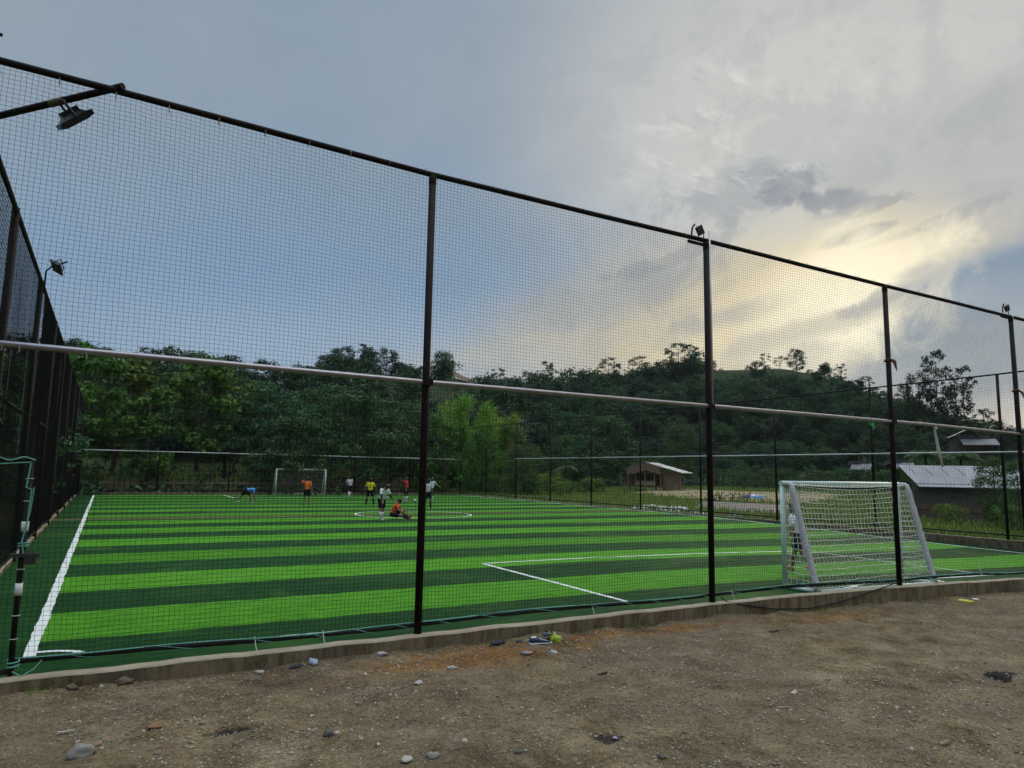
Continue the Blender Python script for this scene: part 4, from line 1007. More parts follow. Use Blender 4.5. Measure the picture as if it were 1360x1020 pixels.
for i in range(280):
    x=rng.uniform(640,1330); rb,rc=np.interp(azim(x),HA,HB),np.interp(azim(x),HA,HC); t=rng.random()**.7*1.0
    if 925<x<1110 and t>.72 and rng.random()<.35: continue
    r=rb+(rc-rb)*t; p=CAM+ray(x,620)*r; s=rng.uniform(.6,1.25)*((.42 if 925<x<1110 else .75) if t>.72 else 1)
    scrub[i%3].put((p.x,p.y,gz(p.x,p.y)-.2),rng.uniform(0,6.28),s,'rounded bush in the scrub between the hillside trees','scrub bushes on the right hillside')
for i in range(60):
    x=640+i*5.1+rng.uniform(-4,4); rc=np.interp(azim(x),HA,HC); p=CAM+ray(x,620)*(rc+rng.uniform(-7,3)); s=rng.uniform(.75,1.7)
    scrub[i%3].put((p.x,p.y,gz(p.x,p.y)-.3),rng.uniform(0,6.28),(s,s,s*rng.uniform(.8,1.5)),'bushy crown in the ragged scrub along the ridge crest','scrub along the ridge crest')
# silhouettes on the ridge
GR='thin trees standing out on the ridge line'
rid=[(85,448,105,1,'thin dark tree on the skyline beside the top of the left fence'),(120,458,112,0,'low broad tree on the skyline above the large-leaved trees at far left'),
 (185,458,118,0,'thin tree on the skyline left of the round-topped dark tree'),(450,458,122,1,'compact tree on the skyline above the yellow player'),(478,455,124,2,'tall thin flat-topped tree on the left hill skyline'),(507,461,126,1,'slim tree on the left hill skyline, right of the flat-topped tree'),
 (430,468,122,1,'small tree on the left hill skyline above the player in grey'),(600,478,150,2,'thin bare-looking tree on the brown hilltop right of the first fence post'),(660,488,158,2,'airy wide-crowned tree on the skyline above the bamboo'),(700,492,160,1,'small dark tree on the low saddle of the ridge'),
 (727,478,165,2,'thin leaning tree on the low saddle of the ridge'),(808,474,180,0,'feathery tree on the ridge left of the second fence post'),(848,472,186,0,'dense crowned tree on the ridge, above the bamboo hut'),(880,478,188,1,'bushy tree on the ridge left of the tall pair'),
 (903,453,190,0,'tall full-crowned tree on the ridge just left of the second fence post'),(922,456,191,2,'thin tree on the ridge touching the second fence post'),(1020,468,190,2,'thin ragged tree on the flat hilltop at right'),(1062,462,190,1,'round dark tree on the flat hilltop, below the sun'),
 (1040,472,191,2,'wispy tree on the flat hilltop beside the round dark tree'),(1122,482,188,2,'thin tree on the falling ridge left of the third fence post'),(1155,498,180,0,'flat-topped tree on the falling ridge behind the floodlight of the right fence'),(1205,508,176,1,'bushy tree on the ridge right of the third fence post'),
 (1248,461,150,0,'very tall airy tree over the shed at right'),(1226,492,150,1,'dense tree beside the very tall airy tree at right'),(1285,482,150,2,'leaning feathery tree right of the very tall airy tree'),(1275,505,146,1,'dark bushy tree below the leaning feathery tree at right'),(1310,540,140,0,'low tree at the right end of the ridge'),(1335,562,130,1,'last low tree at the right end of the ridge, near the distant mountain')]
for (x,yt,d,ki,lab) in rid:
    h=[10,9,11][ki]; s=top_scale(x,yt,d,h*.97); w=max(.65,min(1.35,s*1.2)) if x<1200 else max(.5,min(.95,s*.85)); put_px(ridge[ki],x,d,(w,w,s),lab,GR)
for i,(x,d,s) in enumerate(((1000,150,.9),(1090,146,.85),(1240,120,.9),(1290,118,.8),(1190,128,.9),(1135,140,.7),(960,148,.8))):
    put_px(bam2,x,d,s,'dark feathery bamboo on the right hillside','dark bamboo on the right hillside')
# undergrowth behind the far fence
GU='yellow green bushes behind the far fence'
for i in range(26):
    x=112+i*19+rng.uniform(-6,6); d=rng.uniform(62.5,64.5)/max(.6,math.cos(azim(x)))*1.0
    v=ray(x,640); dd=(L+rng.uniform(2.6,4.2)-CAM.y)/v.y
    put_px(bush[0 if i%3 else 1],x,dd,rng.uniform(.55,1.0),'yellow green bush in the row between the far fence and the trees',GU)
GU2='bushes along the grass field beside the right fence'
for i in range(16):
    x=640+i*10.5+rng.uniform(-6,6); put_px(bush[i%2],x,rng.uniform(64,76),rng.uniform(.6,1.15),'bush at the far edge of the grass field, left of the bamboo hut',GU2)
for i in range(16):
    x=955+i*17; put_px(bush[1],x,rng.uniform(100,112),rng.uniform(.9,1.5),'dark bush at the foot of the right hill',GU2)
for (x,y,s,lab) in ((37.5,10.5,.55,'yellow green bush in front of the plank fence below the shed'),(38.8,8.2,.75,'bushy weeds right of the plank fence below the shed'),(36.5,7.2,.6,'low yellow green bush near the right edge, behind the right fence'),(39.8,6.3,1.0,'dense bush at the right edge under the small tree'),(37.2,12.6,.4,'small bush left of the shed, behind the near goal')):
    bush[0 if s<.8 else 1].put((x,y,gz(x,y)),rng.uniform(0,6),s,lab,'bushes in front of the shed')
p=at(1322,640,40); mid[0].put((p.x,p.y,gz(p.x,p.y)-.1),1.2,(.34,.34,.42),'small dark tree in front of the right end of the shed roof')
p=at(1352,640,37); mid[1].put((p.x,p.y,gz(p.x,p.y)-.1),2.2,(.30,.30,.40),'small dark tree at the right picture edge beside the shed')
put_px(palm,752,74,.8,'palm with drooping fronds left of the bamboo hut'); put_px(palm,1228,78,1.25,'palm behind the left end of the grey shed roof')
put_px(palm,1275,80,1.2,'palm behind the middle of the grey shed roof')

# grass of the field to the right (uncountable)
def gpx(x,y,d): q=at(x,y,d); return (q.x,q.y)
MUD=[gpx(915,660,50),gpx(1040,660,45),gpx(1075,660,56),gpx(930,660,61)]
STRAW=[gpx(830,660,78),gpx(915,660,64),gpx(1075,660,60),gpx(1130,660,84),gpx(880,660,95)]
def grass_field():
    n=30000; rs=np.random.RandomState(3); x=W+.4+rs.rand(n)**1.5*46; y=3+rs.rand(n)*62
    keep=(np.hypot(x-CAM.x,y-CAM.y)<112); x,y=x[keep],y[keep]
    def inside(poly):
        r_=np.zeros(len(x),bool)
        for (x0,y0),(x1,y1) in zip(poly,poly[1:]+poly[:1]):
            c_=((y0>y)!=(y1>y))&(x<(x1-x0)*(y-y0)/(y1-y0+1e-12)+x0); r_^=c_
        return r_
    bare=inside(MUD)|(inside(STRAW)&(rs.rand(len(x))<.85)); x,y=x[~bare],y[~bare]
    z=np.array([hill_z(a,b) for a,b in zip(x,y)]); n=len(x); c=np.stack([x,y,z],1); h=.12+.30*rs.rand(n,1); d=rs.randn(n,3)*.10; d[:,2:]=h; s=rs.randn(n,3); s[:,2]=0; s/=np.linalg.norm(s,axis=1,keepdims=True); w=.05
    V=np.stack([c-s*w,c+s*w,c+d+s*w*.3,c+d-s*w*.3],1).reshape(-1,3); q=(np.arange(n)*4)[:,None]+np.array([[0,1,2,3]])
    o=from_np('field_grass',V,q,None,M['grassblade']); tag(o,'rough yellow green grass of the field beyond the right fence','grass',kind='stuff')
grass_field()
def undergrowth():
    rs=np.random.RandomState(5); cs=[];rd=[]
    for i in range(6500):
        x=rs.uniform(-150,1400) if i<1500 else rs.uniform(600,1380); tt=rs.rand()
        if 930<x<1105 and tt>.80: continue
        a=azim(x); rb,rc=np.interp(a,HA,HB),np.interp(a,HA,HC); r=rb-4+(rc-rb+5)*tt
        if 588<x<618 and r>rb+(rc-rb)*.72: continue
        p=CAM+ray(x,620)*r; cs.append((p.x,p.y,hill_z(p.x,p.y)+.2)); rd.append(rs.uniform(.7,1.5))
    V,Q=clump_leaves(cs,rd,22,.45,.30,rs,.8); o=from_np('hillside_undergrowth',V,Q,None,M['leaf_hill']); tag(o,'dark green undergrowth covering the slopes between the trees','undergrowth',kind='stuff')
undergrowth()
def far_weeds():
    rs=np.random.RandomState(8); cs=[];rd=[]
    for i in range(420):
        x=rs.uniform(1,W+10); y=L+1.8+rs.rand()*5; cs.append((x,y,hill_z(x,y)+.15)); rd.append(rs.uniform(.25,.6))
    for i in range(160):
        x=W+1+rs.rand()**2*8; y=3+rs.rand()*10; cs.append((x,y,hill_z(x,y)+.1)); rd.append(rs.uniform(.15,.4))
    V,Q=clump_leaves(cs,rd,150,.20,.07,rs,1.0,.3); o=from_np('tall_weeds',V,Q,None,M['weed']); tag(o,'tall weeds growing along the outside of the fences','weeds',kind='stuff')
far_weeds()
def kerb_weeds():
    rs=np.random.RandomState(9); cs=[];rd=[]
    for i in range(46):
        x=rs.uniform(5,22); y=-.19-rs.rand()*.10; cs.append((x,y,dirt_z(x,y)+.01)); rd.append(rs.uniform(.03,.08))
    for x in (1.15,1.3,8.9,9.05,9.2): cs.append((x,-.24,dirt_z(x,-.24)+.02)); rd.append(.09)
    V,Q=clump_leaves(cs,rd,4200,.045,.010,rs,.8,.2); o=from_np('kerb_weeds',V,Q,None,M['weed']); tag(o,'tiny weeds at the foot of the near kerb wall','weeds',kind='stuff')
kerb_weeds()

# ------------------------------------------------------------------ hut, shed, house, fences, rubbish
def mat_corr(name,c1,c2,axis=0,scale=14):
    t=NT(name); p=t.pos(); sx=t.n('ShaderNodeSeparateXYZ'); t.l(p,sx.inputs[0]); w=t.math('SINE',t.math('MULTIPLY',sx.outputs[axis],scale*2))
    n=t.noise(1.2,5,.6,p); pan=t.math('FLOOR',t.math('MULTIPLY',sx.outputs[axis],1.25)); wn=t.n('ShaderNodeTexWhiteNoise'); wn.noise_dimensions='1D'; t.l(pan,wn.inputs['W'])
    f=t.math('ADD',t.math('MULTIPLY',n,.7),t.math('MULTIPLY',wn.outputs[0],.3)); c=t.ramp(f,[(.3,c1),(.7,c2)])
    return t.done(t.bsdf(c,.5,.15,.4,t.bump(w,.6,.03)))
M['zinc']=mat_corr('corrugated_zinc',(.27,.275,.29),(.38,.385,.40)); M['zinc_dark']=mat_corr('corrugated_zinc_old',(.13,.135,.145),(.21,.215,.225))
def mat_weave():
    t=NT('woven_bamboo_panel'); p=t.pos(); mp=t.n('ShaderNodeMapping'); mp.inputs['Scale'].default_value=(9,9,1.2); t.l(p,mp.inputs['Vector'])
    a=t.noise(1.5,5,.7,mp.outputs[0]); b=t.noise(1.3,3,.6,p); c=t.ramp(a,[(.3,(.20,.14,.105)),(.55,(.30,.22,.165)),(.75,(.13,.098,.075))]); c=t.mix(.5,c,t.ramp(b,[(.3,(.6,.6,.6)),(.7,(1.2,1.2,1.2))]),'MULTIPLY')
    return t.done(t.bsdf(c,.9,0,.1,t.bump(a,.6,.03)))
M['weave']=mat_weave()
M['thatch']=simple('dry_thatch',(.28,.20,.14),(.17,.125,.09),3,.95,0,.1,.6)
def facing(p): return math.atan2(-(p.x-CAM.x),(p.y-CAM.y))   # local -y looks at the camera
# bamboo hut: local x to the image right, local y away
hp=at(866,648,85); hp.z=hill_z(hp.x,hp.y); hut=empty('bamboo_hut',hp,facing(hp)-R(24)); hut.scale=(.84,.84,.9); tag(hut,'bamboo hut on stilts with a pale sheet roof, beyond the right fence','hut')
for (x,y) in ((-4.0,-1.6),(-2.9,-1.7),(-1.7,-1.7),(-.3,-1.7),(1.1,-1.7),(2.0,-1.7),(4.0,-1.2),(4.2,1.2),(-4,1.4),(0,1.4)):
    mb=MB(); mb.tube([(x,y,-.3),(x+.03,y,1.2),(x,y,2.45)],.07,7); mb.build('stilt',M['bamboo'],hut)
mb=MB(); mb.box((-.9,0,.62),(6.6,3.2,.10)); mb.build('floor_deck',M['rust'],hut)
mb=MB(); mb.box((-3.1,-.5,1.35),(2.0,.06,1.4)); mb.box((-.6,1.5,1.5),(6,.06,1.7)); mb.build('back_wall',M['weave'],hut)
mb=MB(); mb.box((3.05,-1.0,1.35),(1.9,.08,2.3)); mb.box((2.06,-.1,1.35),(.08,1.8,2.3)); mb.box((4.0,-.1,1.35),(.08,1.8,2.3)); rw=mb.build('room_wall',M['weave'],hut)
mb=MB(); mb.box((3.15,-1.06,1.1),(.36,.05,.9)); mb.build('window_board',M['straw'],rw)
mb=MB(); mb.box((-.2,-1.72,1.35),(3.0,.05,.07)); mb.box((-.2,-1.72,1.0),(3.0,.05,.5)); mb.build('railing',M['bamboo'],hut)
def slab(mb,pts,th,mi=0):
    n=len(pts); P=[Vector(p) for p in pts]; nn=(P[1]-P[0]).cross(P[2]-P[0]).normalized()*th
    mb.add(P+[p-nn for p in P],[tuple(range(n)),tuple(range(2*n-1,n-1,-1))]+[(i,i+n,(i+1)%n+n,(i+1)%n) for i in range(n)],mi)
mb=MB(); slab(mb,[(.0,-2.1,3.75),(5.3,-2.1,2.45),(5.3,1.9,2.45),(.0,1.9,3.75)],.07); mb.build('sheet_roof',M['zinc'],hut)
mb=MB(); slab(mb,[(.0,-2.0,3.68),(.0,1.9,3.68),(-2.9,1.9,2.95),(-2.9,-2.0,2.95)],.1); mb.build('thatch_roof',M['thatch'],hut)
mb=MB()
for k in range(40):
    x=-2.8+4.8*k/39; zt=3.0+.65*max(0,1-abs(x+.0)/2.9); mb.box((x,-2.05,zt-.38-rng.uniform(0,.16)),(.14,.07,.85+rng.uniform(0,.25)))
mb.build('thatch_fringe',M['thatch'],hut)
mb=MB(); slab(mb,[(-1.6,-1.75,3.0),(-4.4,-1.75,2.15),(-4.4,1.8,2.15),(-1.6,1.8,3.0)],-.08); mb.build('lean_to_roof',M['rust'],hut)
# grey shed
sp=at(1287,684,48); sp.z=hill_z(sp.x,sp.y); shed=empty('storage_shed',sp,facing(sp)+R(6)); shed.scale=(.95,.95,.95); tag(shed,'grey shed with a pale sheet roof beyond the right fence, behind the near goal','shed')
M['shed_wall']=simple('grey_weathered_boards',(.135,.118,.108),(.088,.078,.072),3,.9,0,.1,.3)
mb=MB(); mb.box((.1,.6,1.05),(5.8,2.6,1.9)); mb.build('wall',M['shed_wall'],shed)
mb=MB()
for k in range(30): mb.box((-2.75+k*.196,-.725,1.05),(.17,.045,1.84))
mb.build('wall_boards',M['shed_wall'],shed)
mb=MB(); slab(mb,[(-2.55,-1.05,1.80),(3.7,-1.05,1.82),(3.2,1.5,3.10),(-3.55,1.5,3.12)],.05); slab(mb,[(-3.55,1.55,3.12),(3.2,1.55,3.10),(3.4,3.4,2.1),(-3.4,3.4,2.1)],.05); mb.build('roof',M['zinc'],shed)
mb=MB()
for k in range(7): slab(mb,[(-2.0+k*.85-.6,.3,2.50),(-2.0+k*.85-.57,.3,2.50),(-2.0+k*.85-.95,1.2,2.97),(-2.0+k*.85-.98,1.2,2.97)],.02)
mb.build('roof_lap',M['black'],shed)
for x in (-2.6,-.9,.9,2.6):
    mb=MB(); mb.tube([(x,-.6,-.4),(x,-.6,.2)],.07,7); mb.build('stilt',M['rust'],shed)
# dark plank fence under the shed
f0,f1=at(1218,685,43),at(1312,686,43); v=f1-f0; n=26; pf=empty('plank_fence',(f0.x,f0.y,hill_z(f0.x,f0.y))); tag(pf,'dark crooked plank fence below the grey shed','fence')
mb=MB(); mb2=MB()
for k in range(n):
    q=v*(k/(n-1)); mb.box((q.x,q.y,.40+rng.uniform(-.06,.08)),(.15,.025,1.0+rng.uniform(-.1,.2)),(rng.uniform(-.05,.05),rng.uniform(-.06,.06),math.atan2(v.y,v.x)))
mb.build('planks',M['rust'],pf)
mb2.tube([(0,-.03,.7),(v.x,v.y-.03,.55)],.025,6); mb2.build('rail',M['rust'],pf)
# house on the slope at the far right
def house(px,py,dist,w,label,rz,hh=1.0):
    p=at(px,py,dist); h=empty('house',p,facing(p)+rz); tag(h,label,'house')
    mb=MB(); mb.box((0,1.5,.6),(w,3,4.2)); mb.build('wall',M['shed_wall'],h)
    mb=MB(); e=w/2
    slab(mb,[(-e-.3,-.4,1.2*hh+1.4),(-e+1.0*e,-.4,2.4*hh+1.4),(-e+1.0*e,3.4,2.4*hh+1.4),(-e-.3,3.4,1.2*hh+1.4)],.08); slab(mb,[(0,-.4,2.4*hh+1.4),(e*.5,-.4,1.3*hh+1.4),(e*.5,3.4,1.3*hh+1.4),(0,3.4,2.4*hh+1.4)],.08); mb.build('roof',M['zinc_dark'],h)
    mb=MB(); slab(mb,[(-e*.6,-2.4,.9+.6),(e*1.3,-2.4,.9+.6),(e*1.3,-.1,1.75+.6),(-e*.6,-.1,1.75+.6)],.08); mb.build('porch_roof',M['zinc_dark'],h)
    mb=MB(); mb.box((-e*.3,-.03,2.35),(.7,.06,.8)); mb.box((.1*e,-.03,2.45),(.5,.06,.8)); mb.build('window',M['glass'],h)
    for x in (-e*.5,e*1.2):
        mb=MB(); mb.tube([(x,-2.2,-1.2),(x,-2.2,1.55)],.07,6); mb.build('post',M['rust'],h)
    return h
house(1291,607,110,4.2,'grey gabled house half hidden on the slope above the shed roof',R(10))
house(1141,638,112,2.7,'low dark house with a pale roof seen over the crossbar of the near goal',R(-8),.5)
house(1194,637,112,2.9,'small dark house with a dull roof directly left of the grey shed',R(5),.5)
# palisade behind the far goal
pl=empty('bamboo_palisade',(1.5,L+1.9,0)); tag(pl,'weathered bamboo palisade behind the far fence and goal','fence')
mb=MB(); x=0
while x<24:
    mb.tube([(x,rng.uniform(-.05,.05),-.1),(x+rng.uniform(-.06,.06),rng.uniform(-.06,.06),1.0+rng.uniform(-.25,.35))],.03,5); x+=rng.uniform(.07,.14)
mb.build('stakes',M['bamboo'],pl); mb=MB(); mb.tube([(0,-.07,.35),(24,-.07,.4)],.03,5); mb.tube([(0,-.07,.8),(24,-.07,.85)],.03,5); mb.build('rail',M['bamboo'],pl)
# mud, straw bank and rubbish in the field
def patch(name,poly,mat,label,lift,thick=0):
    mb=MB(); c=Vector((sum(p[0] for p in poly)/len(poly),sum(p[1] for p in poly)/len(poly),0)); rings=7; n=len(poly)*5; vs=[];fs=[]
    def edge(u):
        u*=len(poly); i=int(u)%len(poly); return Vector((*poly[i],0)).lerp(Vector((*poly[(i+1)%len(poly)],0)),u-int(u))
    for k in range(rings):
        t=(k+1)/rings
        for j in range(n):
            q=c.lerp(edge(j/n),t*(1+.06*noise.noise(Vector((j*.7,k*.3,4))))); z=hill_z(q.x,q.y)+lift+thick*(1-t**2)*(.6+.8*noise.noise(Vector((q.x*.8,q.y*.8,1))))-(.12 if k==rings-1 else 0); vs.append((q.x,q.y,z))
    vs.append((c.x,c.y,hill_z(c.x,c.y)+lift+thick))
    for k in range(rings-1):
        for j in range(n): fs.append((k*n+j,(k+1)*n+j,(k+1)*n+(j+1)%n,k*n+(j+1)%n))
    for j in range(n): fs.append((len(vs)-1,j,(j+1)%n))
    mb.add(vs,fs); o=mb.build(name,mat,smooth=True); tag(o,label,kind='structure'); return o
def gpx(x,y,d): q=at(x,y,d); return (q.x,q.y)
patch('mud_ground',MUD,M['mud'],'grey mud strip across the grass field',.05,.05)
patch('straw_ground',STRAW,M['straw'],'dry straw covered bank in the field',.08,.25)
patch('bare_earth_slope',[gpx(585,500,141),gpx(628,500,141),gpx(640,500,151),gpx(575,500,151)],M['earth'],'bare brown hilltop on the skyline',.5,.6)
patch('bare_earth_slope',[gpx(690,500,118),gpx(706,500,118),gpx(706,500,132),gpx(690,500,132)],M['earth'],'bare brown landslip on the hillside',.7,.6)
def crumple(name,loc,sz,mat,label,cat,seed,group=None,n=14,flat=.4):
    rs=random.Random(seed); mb=MB(); m=9
    vs=[];fs=[]
    for i in range(m+1):
        ph=math.pi*i/m
        for j in range(n):
            th=2*math.pi*j/n; d=Vector((math.sin(ph)*math.cos(th),math.sin(ph)*math.sin(th),math.cos(ph))); q=1+.55*noise.noise(d*2.2+Vector((seed*3.1,0,0)))+.3*noise.noise(d*5+Vector((0,seed,0)))
            vs.append(Vector((d.x*sz[0]*q,d.y*sz[1]*q,max(-.25,d.z)*sz[2]*q)))
    for i in range(m):
        for j in range(n): fs.append((i*n+j,(i+1)*n+j,(i+1)*n+(j+1)%n,i*n+(j+1)%n))
    mb.add(vs,fs); o=mb.build(name,mat,smooth=True); o.location=loc; o.rotation_euler=(0,0,rs.uniform(0,6)); tag(o,label,cat,group); return o
def onf(x,y): return (x,y,hill_z(x,y)+.03)
M['sack']=simple('white_plastic_sack',(.58,.58,.56),(.42,.42,.40),3,.6); M['tarp']=simple('blue_tarpaulin',(.06,.22,.48),(.04,.15,.36),2,.45)
GS='white sacks heaped outside the right fence'
for i,(x,y,s) in enumerate(((31.6,26.4,.5),(32.2,25.0,.6),(32.9,26.8,.55),(31.7,23.8,.45),(32.6,24.0,.6),(31.9,21.8,.35),(31.5,20.8,.3),(33.4,25.4,.5))):
    crumple('plastic_sack',onf(x,y),(s*1.3,s*.9,s*.45),M['sack'],'crumpled white sack in the heap outside the right fence, below the hut','sack',i+20,GS)
crumple('tarpaulin',onf(31.9,18.9),(.6,.45,.16),M['tarp'],'dull blue sheet lying outside the right fence right of the white sacks','tarpaulin',31)
q=gpx(1002,657,66); crumple('tarpaulin',onf(*q),(1.25,.8,.36),M['tarp'],'bright blue tarpaulin lying on the straw bank in the field','tarpaulin',33)
# brush pile of dead branches
q=gpx(968,657,62); mb=MB(); rs=random.Random(4)
for i in range(26):
    a=Vector((rs.uniform(-2.4,2.4),rs.uniform(-.4,.4),rs.uniform(0,.2))); b=a+Vector((rs.uniform(-1.2,1.2),rs.uniform(-.3,.3),rs.uniform(.2,.9))); mb.tube([a,a.lerp(b,.5)+Vector((0,0,.12)),b],[.05,.04,.012],5)
o=mb.build('branch_pile',M['rust']); o.location=onf(*q); tag(o,'pile of bent dead branches on the straw bank left of the blue tarpaulin','branches')
# utility details: white pole
# distant mountain
def mountain():
    vs=[];fs=[]; n=60
    for i in range(n+1):
        x=1240+560*i/n; h=(np.interp(x,[1240,1290,1330,1352,1375,1420,1500,1650,1800],[638,600,578,567,572,585,575,600,640]))
        h+=noise.noise(Vector((x*.05,0,0)))*3
        for k,(d,f) in enumerate(((470,0),(530,.55),(600,1.0),(660,.3))):
            p=at(x,620,d); zt=(CAM+ray(x,h)*600).z; vs.append((p.x,p.y,-5+(zt+5)*f+(noise.noise(Vector((x*.03,k,3)))*4 if f and f<1 else 0)))
    for i in range(n):
        for k in range(3): fs.append((i*4+k,i*4+k+1,(i+1)*4+k+1,(i+1)*4+k))
    mb=MB(); mb.add(vs,fs); o=mb.build('distant_mountain',simple('haze_tinted_slope',(.05,.085,.07),(.035,.06,.055),.02,.95),smooth=True); tag(o,'blue distant mountain at the right edge',kind='structure')  # bluish tint of distant haze is mixed into the slope colour
mountain()

# ------------------------------------------------------------------ small things on the dirt
def stone_mesh(seed, n=12, m=9, rough=.62):
    mb=MB(); vs=[];fs=[]
    for i in range(m+1):
        ph=math.pi*i/m
        for j in range(n):
            th=2*math.pi*j/n; d=Vector((math.sin(ph)*math.cos(th),math.sin(ph)*math.sin(th),math.cos(ph))); vs.append(d*(1+rough*noise.noise(d*1.6+Vector((seed*7.3,seed,0)))))
    for i in range(m):
        for j in range(n): fs.append((i*n+j,(i+1)*n+j,(i+1)*n+(j+1)%n,i*n+(j+1)%n))
    mb.add(vs,fs); return mb
def dp(x,y):
    v=ray(x,y); z=-.2
    for _ in range(8):
        t=(z-CAM.z)/v.z; q=CAM+v*t; z=dirt_z(q.x,min(q.y,-.18))
    return q.x,min(q.y,-.20),z
M['stone_grey']=simple('grey_river_stone',(.27,.25,.225),(.18,.165,.15),9,.85,0,.2,.4); M['stone_dark']=simple('dark_stone',(.07,.065,.06),(.12,.11,.10),9,.85,0,.2,.4); M['stone_pale']=simple('pale_stone',(.42,.40,.36),(.32,.30,.27),9,.85,0,.2,.4); M['stone_brown']=simple('orange_stone',(.30,.17,.09),(.2,.12,.07),9,.85,0,.2,.4)
ST=[(108,1003,.075,'stone_grey','rounded grey stone, largest on the dirt, at the lower left'),(437,977,.045,'stone_dark','dark stone half buried in the dirt below the corner of the pitch'),(575,1006,.040,'stone_grey','small rounded stone at the bottom edge of the dirt'),(448,975,.028,'stone_pale','pale pebble touching the dark stone'),
 (127,989,.034,'stone_brown','small orange brown stone above the largest grey stone'),(700,869,.06,'stone_grey','flat grey stone below the pale shoe on the dirt'),(735,868,.05,'stone_pale','pale flat stone below the blue shoe'),(600,889,.045,'stone_pale','pale flat stone on the reddish dirt by the first fence post'),(556,908,.045,'stone_pale','flat pale stone left below the first fence post'),
 (345,894,.045,'stone_pale','pale stone lying against the near kerb left of the first fence post'),(165,903,.075,'concrete','broken lump of concrete leaning on the near kerb at left'),(95,911,.05,'concrete','broken lump of concrete at the foot of the kerb near the gate frame'),(1352,779,.12,'stone_grey','grey stone against the kerb at the right picture edge'),
 (617,985,.03,'stone_pale','pale pebble near the bottom edge, right of the lower middle'),(690,1000,.034,'stone_dark','brown stone near the bottom edge in the middle'),(540,1011,.045,'stone_pale','flat pale stone at the bottom edge left of the middle'),(880,1006,.03,'stone_dark','dark stone at the bottom edge, right of the dark pit'),(205,966,.05,'stone_brown','orange scrap of stone on the dirt at lower left')]
for i,(x,y,r,m,lab) in enumerate(ST):
    o=stone_mesh(i+1).build('stone',M[m],smooth=True); X,Y,Z=dp(x,y); o.location=(X,Y,Z+r*.2); o.scale=(r*1.2,r*.95,r*(.80 if i in (0,1,2) else .42+.07*(i%4))); o.rotation_euler=(0,0,i*1.3); tag(o,lab,'stone','loose stones on the dirt')
def gravel():
    rs=np.random.RandomState(13); Vs=[];Ts=[];off=0; base=np.array([(1,0,0),(-1,0,0),(0,1,0),(0,-1,0),(0,0,1),(0,0,-1)],float)
    tri=np.array([(4,0,2),(4,2,1),(4,1,3),(4,3,0),(5,2,0),(5,1,2),(5,3,1),(5,0,3)]); n=75000; mi=[]
    for i in range(n):
        X=rs.uniform(-1,22) if i%3 else rs.uniform(-.5,10); Y=-.2-rs.rand()**.9*6.2
        den=.5+.5*noise.noise(Vector((X*.6,Y*.6,9)))
        if rs.rand()>den*1.9-.25: continue
        r=.0035+.015*rs.rand()**3.2+(.018*rs.rand() if rs.rand()<.04 else 0)
        if Y<-.2 and Y>-.45 and rs.rand()<.2: r*=1.6
        b=base*(.7+.6*rs.rand(6,1))*r*np.array([1.2,.9,.7]); a=rs.rand()*6.28; c,s=math.cos(a),math.sin(a)
        b=b@np.array([[c,s,0],[-s,c,0],[0,0,1]])+np.array([X,Y,dirt_z(X,Y)+r*.08]); Vs.append(b);Ts.append(tri+off);off+=6
    t=NT('mixed_gravel'); g_=t.n('ShaderNodeNewGeometry'); c=t.ramp(g_.outputs['Random Per Island'],[(0,(.13,.105,.075)),(.3,(.24,.20,.15)),(.55,(.19,.155,.11)),(.8,(.33,.29,.235)),(.95,(.36,.33,.27)),(1,(.48,.45,.39))]); mt=t.done(t.bsdf(c,.9,0,.2))
    o=from_np('gravel',np.concatenate(Vs),None,np.concatenate(Ts),mt); tag(o,'loose gravel scattered over the dirt','gravel',kind='stuff')
gravel()
# shoes by the kerb
def shoe(loc, rz, c_up, c_sole, c_trim, label, tilt=0):
    e=empty('shoe',loc,rz); e.rotation_euler=(tilt,0,rz); tag(e,label,'shoe','discarded shoes by the kerb')
    prof=[(-.14,.036,.085),(-.10,.040,.095),(-.04,.040,.085),(.03,.044,.062),(.09,.046,.048),(.14,.036,.036),(.165,.014,.022)]
    for nm,mt,z0,zf in (('sole',c_sole,0,lambda h:.026),('upper',c_up,.024,lambda h:h)):
        mb=MB(); vs=[];fs=[]; n=12
        for (x,w,h) in prof:
            k=1.08 if nm=='sole' else 1
            for j in range(n):
                a=2*math.pi*j/n; z=z0+(zf(h)-z0)*(.5+.5*math.sin(a)); vs.append((x*(1.03 if nm=='sole' else 1),w*k*math.cos(a)*(1 if math.sin(a)<.3 else .82),z))
        for i in range(len(prof)-1):
            for j in range(n): fs.append((i*n+j,i*n+(j+1)%n,(i+1)*n+(j+1)%n,(i+1)*n+j))
        fs+= [tuple(range(n-1,-1,-1)),tuple((len(prof)-1)*n+j for j in range(n))]
        mb.add(vs,fs); mb.build(nm,mt,e,smooth=True)
    mb=MB()
    for k in range(4): x=.0+.028*k; mb.tube([(x,-.03,.066-.008*k),(x,0,.076-.009*k),(x,.03,.066-.008*k)],.005,5)
    mb.ball((-.09,0,.088),(.045,.024,.014),10,6); mb.build('laces',c_trim,e,smooth=True)
    return e
navy=simple('navy_canvas',(.03,.045,.09),(.02,.03,.06),14,.8); greyc=simple('grey_canvas',(.20,.21,.23),(.12,.125,.14),14,.8); lime=simple('lime_fabric',(.26,.36,.03),(.18,.27,.02),10,.8); blackc=simple('black_fabric',(.02,.021,.027),(.035,.036,.045),9,.85)
X,Y,Z=dp(716,856); shoe((X,Y-.02,Z+.01),R(-12),navy,M['tape'],M['tape'],'navy shoe with a white sole by the near kerb, right of the first fence post')
